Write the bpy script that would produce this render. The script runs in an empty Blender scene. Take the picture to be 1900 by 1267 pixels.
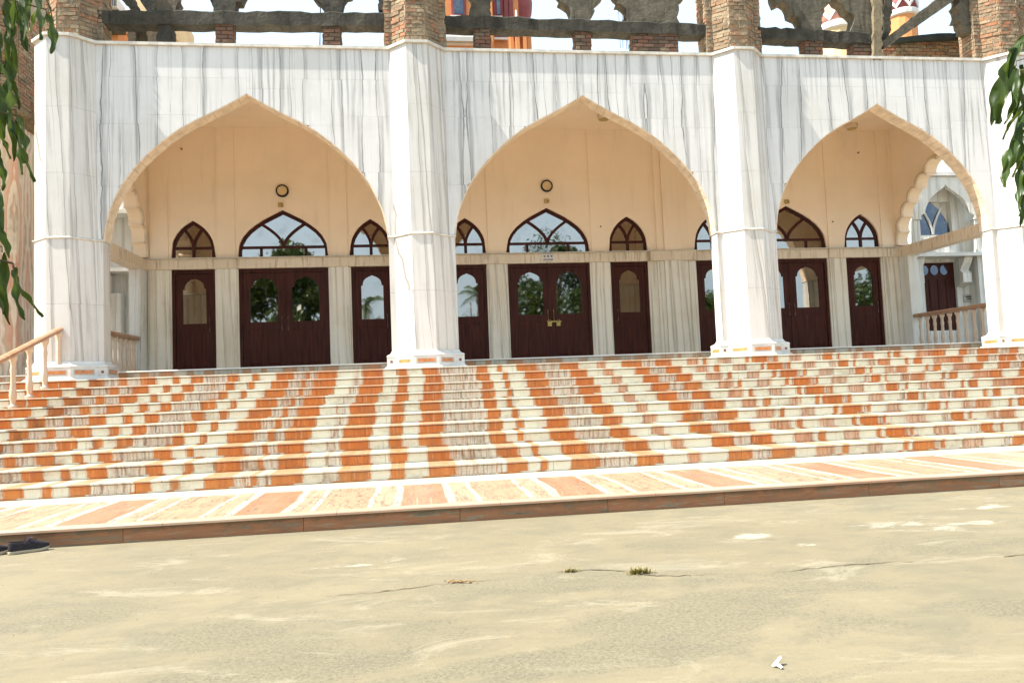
import bpy, math, random
from mathutils import Vector, Matrix
random.seed(7)
SC = bpy.context.scene
COL = SC.collection
R_ = math.radians

# ------------------------------------------------------------------ camera, sky, sun, exposure
F_PX, W_PX, H_PX = 1412.672, 1900.0, 1267.0
CAM = Vector((-0.2885, -14.6388, -0.4463))
YAW, PITCH, ROLL = 0.1331, 0.0612, -0.0398
fw = Vector((math.sin(YAW)*math.cos(PITCH), math.cos(YAW)*math.cos(PITCH), math.sin(PITCH)))
rt0 = Vector((math.cos(YAW), -math.sin(YAW), 0)); up0 = rt0.cross(fw)
rt = math.cos(ROLL)*rt0 + math.sin(ROLL)*up0; up = rt.cross(fw)
cd = bpy.data.cameras.new('camera'); cam = bpy.data.objects.new('camera', cd); COL.objects.link(cam)
cd.sensor_width = 36.0; cd.lens = 36.0*F_PX/W_PX; cd.clip_start = 0.05; cd.clip_end = 2000
cam.matrix_world = Matrix(((rt.x, up.x, -fw.x, CAM.x), (rt.y, up.y, -fw.y, CAM.y), (rt.z, up.z, -fw.z, CAM.z), (0, 0, 0, 1)))
SC.camera = cam

SUN = Vector((-0.60, -0.085, 0.795)).normalized()        # towards the sun
world = bpy.data.worlds.new('World'); SC.world = world; world.use_nodes = True
wn = world.node_tree.nodes; wl = world.node_tree.links
sky = wn.new('ShaderNodeTexSky'); sky.sky_type = 'NISHITA'; sky.sun_disc = False
sky.sun_elevation = math.asin(SUN.z); sky.sun_rotation = math.atan2(SUN.x, SUN.y)
sky.air_density = 1.0; sky.dust_density = 2.6; sky.ozone_density = 1.0
hz = wn.new('ShaderNodeMix'); hz.data_type = 'RGBA'; hz.inputs[0].default_value = 0.90   # pale, hazy sky
wl.new(sky.outputs[0], hz.inputs[6]); hz.inputs[7].default_value = (1.47, 1.84, 2.12, 1)
wl.new(hz.outputs[2], wn['Background'].inputs[0]); wn['Background'].inputs[1].default_value = 0.15
sd = bpy.data.lights.new('sun', 'SUN'); sd.energy = 3.0; sd.angle = R_(0.53); sd.color = (1.0, 0.95, 0.86)
so = bpy.data.objects.new('sun', sd); COL.objects.link(so)
so.rotation_euler = SUN.to_track_quat('Z', 'Y').to_euler(); so.location = (-20, -5, 25)
SC.view_settings.view_transform = 'Standard'; SC.view_settings.look = 'None'
SC.view_settings.exposure = 2.16; SC.view_settings.gamma = 1.0; SC.view_settings.use_curve_mapping = False

# ------------------------------------------------------------------ helpers
def at(px, py, axis, val):
    """photo pixel -> point on the world plane axis = val"""
    d = rt*((px-W_PX/2)/F_PX) - up*((py-H_PX/2)/F_PX) + fw
    t = (val-CAM[axis])/d[axis]
    return CAM + d*t
WL = {}
def tag(o, label=None, cat=None, group=None, kind=None):
    if label: o['label'] = label
    if cat: o['category'] = cat
    if group: o['group'] = group
    if kind: o['kind'] = kind
    return o
def link(o, parent, loc):
    COL.objects.link(o); loc = Vector(loc); WL[o.name] = loc
    if parent is not None:
        o.parent = parent; o.location = loc - WL[parent.name]
    else:
        o.location = loc
    return o
def thing(name, label, cat, loc=(0, 0, 0), group=None):
    o = bpy.data.objects.new(name, None); o.empty_display_size = 0.2
    link(o, None, loc); return tag(o, label, cat, group)
def mesh(name, verts, faces, mat, parent=None, smooth=False):
    xs = [v[0] for v in verts]; ys = [v[1] for v in verts]; zs = [v[2] for v in verts]
    c = Vector(((min(xs)+max(xs))/2, (min(ys)+max(ys))/2, min(zs)))
    me = bpy.data.meshes.new(name); me.from_pydata([(v[0]-c.x, v[1]-c.y, v[2]-c.z) for v in verts], [], faces)
    me.materials.append(mat)
    if smooth: me.polygons.foreach_set('use_smooth', [True]*len(me.polygons))
    me.update()
    return link(bpy.data.objects.new(name, me), parent, c)
def inst(name, me, parent, loc, rotz=0.0, scale=(1, 1, 1), rot=None):
    o = bpy.data.objects.new(name, me); link(o, parent, loc)
    o.rotation_euler = rot if rot else (0, 0, rotz); o.scale = scale
    return o
class MB:
    def __init__(s): s.v = []; s.f = []
    def add(s, v, f):
        k = len(s.v); s.v += [tuple(q) for q in v]; s.f += [tuple(i+k for i in q) for q in f]; return s
    def box(s, x0, x1, y0, y1, z0, z1):
        return s.add([(x0,y0,z0),(x1,y0,z0),(x1,y1,z0),(x0,y1,z0),(x0,y0,z1),(x1,y0,z1),(x1,y1,z1),(x0,y1,z1)],
                     [(3,2,1,0),(4,5,6,7),(0,1,5,4),(1,2,6,5),(2,3,7,6),(3,0,4,7)])
    def prism(s, poly, axis, a0, a1):
        """poly of 2-D points extruded along axis (0 x: (y,z); 1 y: (x,z); 2 z: (x,y))"""
        def P(p, a):
            return (a, p[0], p[1]) if axis == 0 else (p[0], a, p[1]) if axis == 1 else (p[0], p[1], a)
        n = len(poly); v = [P(p, a0) for p in poly]+[P(p, a1) for p in poly]
        f = [tuple(range(n)), tuple(range(2*n-1, n-1, -1))]+[(i, i+n, (i+1) % n+n, (i+1) % n) for i in range(n)]
        return s.add(v, f)
    def tube(s, pts, rad, n=8):
        k = len(s.v); pts = [Vector(p) for p in pts]
        if not isinstance(rad, (list, tuple)): rad = [rad]*len(pts)
        for i, p in enumerate(pts):
            d = (pts[min(i+1, len(pts)-1)]-pts[max(i-1, 0)]).normalized()
            a = d.orthogonal().normalized() if abs(d.z) > 0.999 else d.cross(Vector((0, 0, 1))).normalized()
            b = d.cross(a)
            for j in range(n):
                t = 2*math.pi*j/n; s.v.append(tuple(p+(a*math.cos(t)+b*math.sin(t))*rad[i]))
        for i in range(len(pts)-1):
            for j in range(n):
                s.f.append((k+i*n+j, k+i*n+(j+1) % n, k+(i+1)*n+(j+1) % n, k+(i+1)*n+j))
        s.f.append(tuple(range(k+n-1, k-1, -1))); s.f.append(tuple(range(k+(len(pts)-1)*n, k+len(pts)*n)))
        return s
    def lathe(s, prof, c=(0, 0, 0), n=16):
        k = len(s.v)
        for r, z in prof:
            for j in range(n):
                t = 2*math.pi*j/n; s.v.append((c[0]+r*math.cos(t), c[1]+r*math.sin(t), c[2]+z))
        for i in range(len(prof)-1):
            for j in range(n):
                s.f.append((k+i*n+j, k+i*n+(j+1) % n, k+(i+1)*n+(j+1) % n, k+(i+1)*n+j))
        s.f.append(tuple(range(k+n-1, k-1, -1))); s.f.append(tuple(range(k+(len(prof)-1)*n, k+len(prof)*n)))
        return s
    def build(s, name, mat, parent=None, smooth=False): return mesh(name, s.v, s.f, mat, parent, smooth)
    def data(s, name, mat, smooth=False):
        me = bpy.data.meshes.new(name); me.from_pydata(s.v, [], s.f); me.materials.append(mat)
        if smooth: me.polygons.foreach_set('use_smooth', [True]*len(me.polygons))
        me.update(); return me

# ------------------------------------------------------------------ materials
class G:
    def __init__(s, name, rough=0.5, spec=0.5, metallic=0.0):
        s.m = bpy.data.materials.new(name); s.m.use_nodes = True; s.nt = s.m.node_tree
        s.b = s.nt.nodes['Principled BSDF']; s.b.inputs['Roughness'].default_value = rough
        s.b.inputs['Specular IOR Level'].default_value = spec; s.b.inputs['Metallic'].default_value = metallic
    def put(s, sock, v):
        if hasattr(v, 'is_output') or isinstance(v, bpy.types.NodeSocket): s.nt.links.new(v, sock)
        elif isinstance(v, (tuple, list)) and len(v) == 3 and sock.type == 'RGBA': sock.default_value = (*v, 1)
        else: sock.default_value = v
    def n(s, t, ins=None, out=0, **kw):
        nd = s.nt.nodes.new(t)
        for k, v in kw.items(): setattr(nd, k, v)
        for k, v in (ins or {}).items(): s.put(nd.inputs[k], v)
        return nd.outputs[out]
    def m_(s, op, a, b=None, c=None, clamp=False):
        ins = {0: a}
        if b is not None: ins[1] = b
        if c is not None: ins[2] = c
        return s.n('ShaderNodeMath', ins, operation=op, use_clamp=clamp)
    def mix(s, f, a, b, mode='MIX'): return s.n('ShaderNodeMix', {0: f, 6: a, 7: b}, 2, data_type='RGBA', blend_type=mode)
    def pos(s):
        p = s.n('ShaderNodeNewGeometry'); nd = s.nt.nodes.new('ShaderNodeSeparateXYZ'); s.nt.links.new(p, nd.inputs[0])
        return nd.outputs[0], nd.outputs[1], nd.outputs[2]
    def vec(s, x=0.0, y=0.0, z=0.0): return s.n('ShaderNodeCombineXYZ', {0: x, 1: y, 2: z})
    def noise(s, v, sc=1.0, det=3.0, ro=0.5, dist=0.0):
        return s.n('ShaderNodeTexNoise', {'Vector': v, 'Scale': sc, 'Detail': det, 'Roughness': ro, 'Distortion': dist})
    def rng(s, v, a, b, c=0.0, d=1.0, smooth=True):
        return s.n('ShaderNodeMapRange', {0: v, 1: a, 2: b, 3: c, 4: d}, interpolation_type='SMOOTHSTEP' if smooth else 'LINEAR')
    def rand(s): return s.n('ShaderNodeObjectInfo', out=5)
    def ramp(s, f, stops, interp='LINEAR'):
        nd = s.nt.nodes.new('ShaderNodeValToRGB'); s.put(nd.inputs[0], f); cr = nd.color_ramp; cr.interpolation = interp
        while len(cr.elements) < len(stops): cr.elements.new(0.5)
        for e, (p, c) in zip(cr.elements, stops):
            e.position = p; e.color = (*c, 1) if isinstance(c, (tuple, list)) else (c, c, c, 1)
        return nd.outputs[0]
    def bump(s, h, strength=0.3, dist=0.02):
        o = s.n('ShaderNodeBump', {'Height': h, 'Strength': strength, 'Distance': dist}); s.nt.links.new(o, s.b.inputs['Normal'])
    def done(s, col, rough=None):
        s.put(s.b.inputs['Base Color'], col)
        if rough is not None: s.put(s.b.inputs['Roughness'], rough)
        return s.m
def flat(name, col, rough=0.6, spec=0.4, var=0.12, sc=3.0, metallic=0.0):
    g = G(name, rough, spec, metallic); x, y, z = g.pos()
    f = g.noise(g.vec(x, y, z), sc, 5, 0.6)
    return g.done(g.mix(g.rng(f, 0.3, 0.7), tuple(c*(1-var) for c in col), tuple(min(1, c*(1+var)) for c in col)))

def veined(name, white, grey, tint, period=0.92, dens=2.4, amt=1.0, rough=0.22, lean=0.0):
    g = G(name, rough, 0.45); x, y, z = g.pos()
    u0 = g.m_('ADD', g.m_('ADD', x, g.m_('MULTIPLY', y, 0.83)), g.m_('MULTIPLY', z, lean))
    cell = g.m_('FLOOR', g.m_('DIVIDE', u0, period*2))
    u = g.m_('ADD', g.m_('PINGPONG', u0, period), g.m_('MULTIPLY', cell, 0.37))
    n1 = g.noise(g.vec(g.m_('MULTIPLY', u, 1.1), 0.0, g.m_('MULTIPLY', z, 0.16)), 1.0, 2, 0.5)
    n2 = g.noise(g.vec(g.m_('MULTIPLY', u, 4.0), 4.0, g.m_('MULTIPLY', z, 0.22)), 1.0, 3, 0.55)
    n3 = g.noise(g.vec(g.m_('MULTIPLY', u, 13.0), 9.0, g.m_('MULTIPLY', z, 0.5)), 1.0, 4, 0.6)
    wob = g.noise(g.vec(g.m_('MULTIPLY', u, 3.0), 2.0, g.m_('MULTIPLY', z, 1.4)), 1.0, 3, 0.55)
    rv = g.m_('MULTIPLY', g.rand(), 0.07)
    def lines(freq, w, warp, width, ph0=0.0):
        ph = g.m_('ADD', g.m_('ADD', g.m_('MULTIPLY', u, freq), g.m_('ADD', rv, ph0)), g.m_('ADD', g.m_('MULTIPLY', n1, warp), g.m_('MULTIPLY', wob, w)))
        pp = g.m_('PINGPONG', ph, 0.5)
        return g.rng(pp, width, 0.0)
    l1 = g.m_('MULTIPLY', lines(dens, 0.22, 1.6, 0.040), g.rng(n3, 0.30, 0.55, 0.25, 1.0))
    l2 = g.m_('MULTIPLY', lines(dens*2.1, 0.36, 2.6, 0.05, 0.3), g.rng(n2, 0.44, 0.62, 0.0, 0.75))
    l3 = g.m_('MULTIPLY', lines(dens, 0.22, 1.6, 0.20, 0.09), g.rng(n3, 0.33, 0.66, 0.05, 0.62))
    soft = g.m_('MULTIPLY', g.rng(n3, 0.46, 0.68), g.rng(n2, 0.40, 0.58, 0.06, 0.55))
    cloud = g.m_('MULTIPLY', g.rng(g.noise(g.vec(u, y, z), 2.3, 6, 0.65), 0.5, 0.8), 0.12)
    s = g.m_('MAXIMUM', g.m_('MAXIMUM', l1, l2), g.m_('MAXIMUM', l3, soft))
    s = g.m_('MULTIPLY', g.m_('ADD', s, cloud), amt, clamp=True)
    base = g.mix(g.rng(g.noise(g.vec(u0, y, z), 0.7, 4, 0.6), 0.42, 0.7), white, tint)
    base = g.mix(g.m_('MULTIPLY', g.rand(), 0.10), base, tuple(c*0.72 for c in white))
    return g.done(g.mix(s, base, grey), g.rng(n3, 0.3, 0.7, rough*0.8, rough*1.5))

M = {}
M['marble'] = veined('white_marble', (0.69, 0.675, 0.65), (0.20, 0.195, 0.185), (0.63, 0.61, 0.57), amt=1.15)
M['marble_shaft'] = veined('shaft_marble', (0.65, 0.625, 0.585), (0.24, 0.22, 0.195), (0.59, 0.56, 0.50), period=0.63, dens=3.4, lean=0.045)
M['marble_porch'] = veined('porch_marble', (0.84, 0.78, 0.65), (0.32, 0.26, 0.17), (0.78, 0.68, 0.52), period=0.5, dens=5.0, amt=1.05, lean=0.02)
M['marble_back'] = veined('pavilion_marble', (0.78, 0.77, 0.72), (0.34, 0.33, 0.30), (0.72, 0.68, 0.58), period=0.6, dens=3.0)
M['coping'] = flat('coping_stone', (0.60, 0.57, 0.50), 0.5, 0.4, 0.2, 6)
M['base_white'] = flat('base_marble', (0.66, 0.65, 0.61), 0.25, 0.5, 0.10, 4)
M['floor_white'] = flat('porch_floor_marble', (0.80, 0.76, 0.68), 0.25, 0.5, 0.08, 3)
M['inlay'] = flat('inlay_orange', (0.52, 0.20, 0.07), 0.3, 0.5, 0.3, 12)
M['inlay_dark'] = flat('inlay_dark', (0.22, 0.09, 0.07), 0.3, 0.5, 0.3, 12)

# --- stair marble: bands of orange, cream and striped stone, the same on every step
BANDS = [(-6.44,-6.13,1),(-5.91,-5.67,1),(-5.66,-5.43,.5),(-5.42,-5.27,1),(-5.27,-5.04,.5),(-5.03,-4.78,1),(-4.57,-4.44,1),(-4.26,-4.04,1),(-4.02,-3.58,.5),(-3.57,-3.37,1),(-3.17,-3.05,1),(-2.79,-2.47,1),(-2.47,-2.26,.5),(-2.26,-2.17,1),(-2.17,-2.03,.5),(-2.02,-1.67,1),(-1.42,-1.29,.5),(-1.25,-0.85,1),(-0.61,-0.41,1),(-0.16,0.17,1),(0.17,0.77,.5),(0.82,1.06,1),(1.24,1.34,1),(1.64,2.01,1),(2.01,2.46,.5),(2.48,2.81,1),(3.14,3.35,.8),(3.7,4.03,1),(4.04,4.3,.5),(4.31,4.63,1),(4.92,5.19,.8),(5.27,5.37,1),(5.63,5.88,.75),(6.14,6.23,1),(6.29,6.61,1),(6.62,6.7,.5),(6.7,6.77,1),(7.03,7.33,.75),(7.6,7.72,.5),(7.74,7.96,1),(8.05,8.11,1),(8.35,8.53,.75),(8.55,8.84,.85),(9.14,9.21,1),(9.3,9.47,1),(9.73,10.1,.8),(10.1,10.36,1),(10.66,10.9,1),(10.9,11.11,.5),(11.13,11.35,1)]
RISE, TREAD, Y0 = 0.1499, 0.5189, 0.5238
def stair_marble(name, sat=1.0, dust_shade=0.0, dcol=(0.42, 0.34, 0.25), tone=1.0):
    g = G(name, 0.3, 0.5); x, y, z = g.pos()
    row = g.m_('FLOOR', g.m_('DIVIDE', g.m_('SUBTRACT', z, 0.02), RISE))
    jit = g.n('ShaderNodeTexWhiteNoise', {'W': row}, noise_dimensions='1D')
    wav = g.noise(g.vec(g.m_('MULTIPLY', x, 1.5), g.m_('MULTIPLY', row, 3.7), 0.0), 1.0, 2, 0.5)
    xx = g.m_('ADD', x, g.m_('ADD', g.m_('MULTIPLY', g.m_('SUBTRACT', jit, 0.5), 0.16), g.m_('MULTIPLY', g.m_('SUBTRACT', wav, 0.5), 0.26)))
    xx = g.m_('ADD', g.m_('PINGPONG', g.m_('ADD', xx, 6.44), 17.79), -6.44)
    fz = g.noise(g.vec(g.m_('MULTIPLY', x, 38.0), g.m_('MULTIPLY', row, 5.0), g.m_('ADD', g.m_('MULTIPLY', z, 8.0), g.m_('MULTIPLY', y, 3.0))), 1.0, 3, 0.65)
    xx = g.m_('ADD', xx, g.m_('MULTIPLY', g.m_('SUBTRACT', fz, 0.5), 0.07))
    st = [(-6.6, 0.0)]; e = 0.020
    for i, (a, b, v) in enumerate(BANDS):
        if st[-1][0] < a-0.03: st += [(a-e, 0.0)]
        st += [(a+e, v), (b-e, v)]
        if i+1 == len(BANDS) or BANDS[i+1][0] > b+0.03: st += [(b+e, 0.0)]
    val = None
    for k in range(0, len(st), 28):
        ch = st[k:k+29]; lo, hi = ch[0][0], ch[-1][0]
        f = g.rng(xx, lo, hi, 0, 1, False); r = g.ramp(f, [((p-lo)/(hi-lo), v) for p, v in ch])
        val = r if val is None else g.mix(g.m_('GREATER_THAN', xx, lo), val, r)
    streak = g.noise(g.vec(g.m_('MULTIPLY', xx, 34.0), row, g.m_('ADD', g.m_('MULTIPLY', z, 0.9), g.m_('MULTIPLY', y, 0.5))), 1.0, 3, 0.6)
    broad = g.noise(g.vec(g.m_('MULTIPLY', xx, 8.0), g.m_('MULTIPLY', row, 2.0), g.m_('MULTIPLY', z, 1.0)), 1.0, 4, 0.65)
    org = g.mix(g.rng(broad, 0.35, 0.7), (0.60*sat, 0.205, 0.040), (0.44, 0.142, 0.034))
    org = g.mix(g.m_('MULTIPLY', g.rng(streak, 0.5, 0.72), 0.45), org, (0.30, 0.10, 0.04))
    org = g.mix(g.m_('MULTIPLY', g.rng(streak, 0.46, 0.28), 0.6), org, (0.72, 0.45, 0.25))
    wh = g.mix(g.m_('MULTIPLY', g.rng(streak, 0.52, 0.75), 0.30), (0.70, 0.67, 0.54), (0.45, 0.40, 0.30))
    wh = g.mix(g.rng(g.noise(g.vec(x, y, z), 1.3, 5, 0.6), 0.45, 0.7, 0, 0.35), wh, (0.56, 0.49, 0.36))
    strp = g.mix(g.rng(streak, 0.42, 0.66), (0.62, 0.565, 0.46), g.mix(g.rng(broad, 0.40, 0.62), (0.46, 0.23, 0.12), (0.24, 0.145, 0.105)))
    c = g.mix(g.rng(val, 0.1, 0.45), wh, strp); c = g.mix(g.rng(val, 0.62, 0.95), c, org)
    grime = g.m_('MULTIPLY', g.rng(g.noise(g.vec(x, y, g.m_('MULTIPLY', z, 2)), 2.2, 7, 0.75), 0.48, 0.72), 0.5)
    c = g.mix(grime, c, (0.25, 0.17, 0.085))
    if dust_shade: c = g.mix(g.rng(broad, 0.3, 0.7, dust_shade*0.8, dust_shade*1.2), c, dcol)  # treads paler by dusting and painted sheen, porch riser browner for shade
    if tone != 1.0: c = g.mix(1.0, c, (tone, tone, tone), 'MULTIPLY')
    return g.done(c, g.rng(broad, 0.3, 0.7, 0.24, 0.42))
M['stair'] = stair_marble('stair_marble'); M['porch_riser'] = stair_marble('shaded_riser_marble', 1.0, 0.55, (0.30, 0.23, 0.145)); M['tread'] = stair_marble('sunlit_tread_marble', 1.0, 0.34, (0.60, 0.50, 0.37), 0.76)  # porch riser: shade painted in as brown; treads: sheen and sun toning painted in

def landing_marble():
    g = G('landing_marble', 0.35, 0.5); x, y, z = g.pos()
    w = g.noise(g.vec(g.m_('MULTIPLY', x, 2.0), g.m_('MULTIPLY', y, 0.7), 0.0), 1.0, 4, 0.6)
    xw = g.m_('ADD', x, g.m_('MULTIPLY', g.m_('SUBTRACT', w, 0.5), 0.16))
    pp = g.m_('PINGPONG', g.m_('ADD', xw, 0.2), 0.765)
    st = g.noise(g.vec(g.m_('MULTIPLY', pp, 26.0), g.m_('MULTIPLY', y, 0.9), g.m_('FLOOR', g.m_('MULTIPLY', x, 0.65))), 1.0, 4, 0.65)
    col = g.ramp(g.m_('DIVIDE', pp, 0.765), [(0.0, (0.36, 0.165, 0.095)), (0.27, (0.34, 0.145, 0.078)), (0.30, (0.50, 0.45, 0.365)), (0.37, (0.52, 0.465, 0.38)),
        (0.40, (0.36, 0.25, 0.165)), (0.62, (0.37, 0.26, 0.175)), (0.64, (0.51, 0.455, 0.37)), (0.68, (0.50, 0.44, 0.355)), (0.70, (0.345, 0.222, 0.14)), (1.0, (0.36, 0.235, 0.15))])
    vn = g.rng(g.m_('ABSOLUTE', g.m_('SUBTRACT', g.noise(g.vec(g.m_('MULTIPLY', x, 5.0), g.m_('MULTIPLY', y, 1.1), 2.0), 1.0, 4, 0.6), 0.5)), 0.022, 0.0)
    c = g.mix(g.m_('MULTIPLY', g.rng(st, 0.50, 0.64), 0.62), col, (0.22, 0.14, 0.085))
    c = g.mix(g.m_('MULTIPLY', vn, 0.85), c, (0.13, 0.10, 0.07))
    c = g.mix(g.m_('MULTIPLY', g.rng(st, 0.44, 0.3), 0.5), c, (0.50, 0.43, 0.33))
    c = g.mix(g.rng(g.noise(g.vec(x, y, z), 2.0, 6, 0.7), 0.48, 0.75, 0, 0.4), c, (0.42, 0.32, 0.20))
    return g.done(c, g.rng(st, 0.3, 0.7, 0.25, 0.5))
M['landing'] = landing_marble()
def border_marble(name, a, b):
    g = G(name, 0.32, 0.5); x, y, z = g.pos()
    f = g.noise(g.vec(g.m_('MULTIPLY', x, 0.7), g.m_('MULTIPLY', y, 7.0), z), 1.0, 6, 0.7)
    f2 = g.noise(g.vec(x, y, z), 6.0, 6, 0.7)
    c = g.mix(g.rng(f, 0.35, 0.65), a, b)
    return g.done(g.mix(g.rng(f2, 0.55, 0.75, 0, 0.4), c, (0.42, 0.36, 0.28)))
M['border'] = border_marble('border_marble', (0.49, 0.435, 0.35), (0.45, 0.37, 0.28))
M['border_pink'] = border_marble('border_pink_marble', (0.42, 0.25, 0.17), (0.47, 0.345, 0.25))
def front_marble():
    g = G('plinth_marble', 0.4, 0.45); x, y, z = g.pos(); r = g.rand()
    f = g.noise(g.vec(g.m_('ADD', g.m_('MULTIPLY', x, 1.5), g.m_('MULTIPLY', r, 40)), r, g.m_('MULTIPLY', z, 15.0)), 1.0, 8, 0.7, 1.6)
    c = g.ramp(g.m_('ADD', f, g.m_('MULTIPLY', g.m_('SUBTRACT', r, 0.5), 0.10)), [(0.30, (0.12, 0.085, 0.055)), (0.38, (0.24, 0.20, 0.14)), (0.43, (0.27, 0.125, 0.065)), (0.50, (0.36, 0.165, 0.082)), (0.56, (0.38, 0.155, 0.075)), (0.61, (0.32, 0.28, 0.20)), (0.66, (0.18, 0.16, 0.115)), (0.74, (0.30, 0.12, 0.065))])
    n = g.noise(g.vec(x, y, z), 5.0, 6, 0.7)
    stain = g.m_('MULTIPLY', g.rng(g.m_('ADD', z, g.m_('MULTIPLY', n, 0.18)), -1.50, -1.44), 0.7)
    c = g.mix(stain, c, (0.10, 0.08, 0.045))
    return g.done(g.mix(g.rng(n, 0.5, 0.7, 0, 0.35), c, (0.24, 0.19, 0.12)))
M['front'] = front_marble()
M['core'] = flat('stair_core', (0.14, 0.11, 0.08), 0.9, 0.2)

def plaster(name, col):
    g = G(name, 0.75, 0.25); x, y, z = g.pos()
    a = g.noise(g.vec(x, y, z), 0.9, 5, 0.6); b = g.noise(g.vec(g.m_('MULTIPLY', x, 5), y, g.m_('MULTIPLY', z, 0.6)), 1.0, 5, 0.6)
    c = g.mix(g.rng(a, 0.35, 0.7), col, tuple(k*0.93 for k in col))
    c = g.mix(g.m_('MULTIPLY', g.rng(b, 0.54, 0.76), 0.22), c, tuple(k*0.62 for k in col))
    g.bump(g.noise(g.vec(x, y, z), 40, 4, 0.6), 0.08, 0.01)
    return g.done(c)
M['plaster'] = plaster('peach_plaster', (0.94, 0.78, 0.59))
M['soffit'] = flat('arch_tile_stone', (0.72, 0.59, 0.43), 0.5, 0.3, 0.15, 5)
M['ceiling'] = plaster('ceiling_plaster', (0.92, 0.75, 0.55))
def bandtile():
    g = G('band_tile_stone', 0.4, 0.4); x, y, z = g.pos(); r = g.rand()
    f = g.noise(g.vec(g.m_('MULTIPLY', g.m_('ADD', x, y), 14.0), g.m_('MULTIPLY', r, 30), g.m_('MULTIPLY', z, 1.5)), 1.0, 4, 0.6)
    c = g.mix(g.rng(f, 0.5, 0.72), g.mix(r, (0.80, 0.67, 0.50), (0.74, 0.61, 0.45)), (0.42, 0.32, 0.20))
    return g.done(c)
M['bandtile'] = bandtile()
def wood():
    g = G('dark_door_wood', 0.45, 0.15); x, y, z = g.pos()
    f = g.noise(g.vec(g.m_('MULTIPLY', x, 20), y, g.m_('MULTIPLY', z, 1.4)), 1.0, 5, 0.6)
    return g.done(g.mix(g.rng(f, 0.3, 0.7), (0.075, 0.019, 0.011), (0.036, 0.010, 0.0065)), g.rng(f, 0.3, 0.7, 0.38, 0.55))
M['wood'] = wood()
def mirror(name, col, bump=0.03):
    g = G(name, 0.022, 0.5, 1.0); x, y, z = g.pos()
    g.bump(g.noise(g.vec(x, y, z), 2.2, 2, 0.5), bump, 0.03)
    d = g.noise(g.vec(x, y, z), 3.0, 5, 0.7)
    return g.done(g.mix(g.rng(d, 0.45, 0.75, 0, 0.5), col, (0.26, 0.25, 0.22)))
M['glass'] = mirror('reflective_glass', (0.37, 0.355, 0.33), 0.03)
M['fanglass'] = mirror('fanlight_glass', (0.42, 0.40, 0.37), 0.10)
M['blueglass'] = mirror('blue_glass', (0.10, 0.115, 0.145), 0.02)
M['brass'] = flat('brass', (0.45, 0.31, 0.10), 0.4, 0.5, 0.3, 30, 0.8)
M['steel'] = flat('handle_metal', (0.22, 0.15, 0.12), 0.35, 0.5, 0.2, 20, 0.7)
M['rail'] = border_marble('balustrade_stone', (0.36, 0.175, 0.09), (0.44, 0.265, 0.155))
M['baluster'] = border_marble('baluster_stone', (0.60, 0.43, 0.29), (0.64, 0.51, 0.39))
def brickmat():
    g = G('weathered_brick', 0.9, 0.2); x, y, z = g.pos(); r = g.rand()
    c = g.ramp(r, [(0.0, (0.26, 0.19, 0.12)), (0.28, (0.22, 0.155, 0.10)), (0.45, (0.31, 0.185, 0.105)), (0.62, (0.36, 0.145, 0.075)), (0.8, (0.28, 0.205, 0.135)), (1.0, (0.37, 0.275, 0.175))])
    f = g.noise(g.vec(x, y, z), 22, 6, 0.7); f2 = g.noise(g.vec(x, y, z), 5.0, 5, 0.7)
    c = g.mix(g.rng(f, 0.45, 0.7, 0, 0.7), c, (0.38, 0.31, 0.21)); c = g.mix(g.rng(f2, 0.46, 0.66, 0, 0.75), c, (0.14, 0.115, 0.08))
    g.bump(f, 0.8, 0.02); return g.done(c)
M['brick'] = brickmat()
def darkbrick():
    g = G('sooty_brick', 0.9, 0.2); x, y, z = g.pos(); r = g.rand()
    c = g.ramp(r, [(0.0, (0.13, 0.085, 0.06)), (0.5, (0.20, 0.10, 0.065)), (0.8, (0.10, 0.075, 0.055)), (1.0, (0.24, 0.17, 0.11))])
    f = g.noise(g.vec(x, y, z), 22, 6, 0.7); g.bump(f, 0.8, 0.02)
    return g.done(g.mix(g.rng(f, 0.5, 0.75, 0, 0.5), c, (0.22, 0.19, 0.14)))
M['darkbrick'] = darkbrick()
def conc(name, a, b, moss=0.4):
    g = G(name, 0.92, 0.2); x, y, z = g.pos(); v = g.vec(x, y, z)
    f = g.noise(v, 2.6, 8, 0.7); f2 = g.noise(v, 16, 6, 0.7)
    st = g.noise(g.vec(g.m_('MULTIPLY', x, 9), y, g.m_('MULTIPLY', z, 1.2)), 1.0, 4, 0.6)
    c = g.mix(g.rng(f, 0.35, 0.65), a, b); c = g.mix(g.rng(st, 0.5, 0.7, 0, 0.6), c, tuple(k*0.45 for k in a))
    c = g.mix(g.rng(f2, 0.5, 0.7, 0, moss), c, (0.05, 0.055, 0.03))
    g.bump(g.m_('ADD', f2, g.m_('MULTIPLY', f, 2)), 0.9, 0.05); return g.done(c)
M['conc'] = conc('weathered_concrete', (0.085, 0.077, 0.056), (0.155, 0.135, 0.10), 0.5)
M['conc_dark'] = conc('dark_concrete', (0.045, 0.042, 0.034), (0.092, 0.083, 0.066), 0.6)
M['conc_tan'] = conc('tan_concrete', (0.19, 0.155, 0.10), (0.29, 0.235, 0.15), 0.35)
M['mortar'] = conc('mortar', (0.30, 0.25, 0.17), (0.40, 0.34, 0.24), 0.2)
M['mortar_dark'] = conc('dark_mortar', (0.10, 0.085, 0.06), (0.16, 0.13, 0.10), 0.3)
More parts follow.
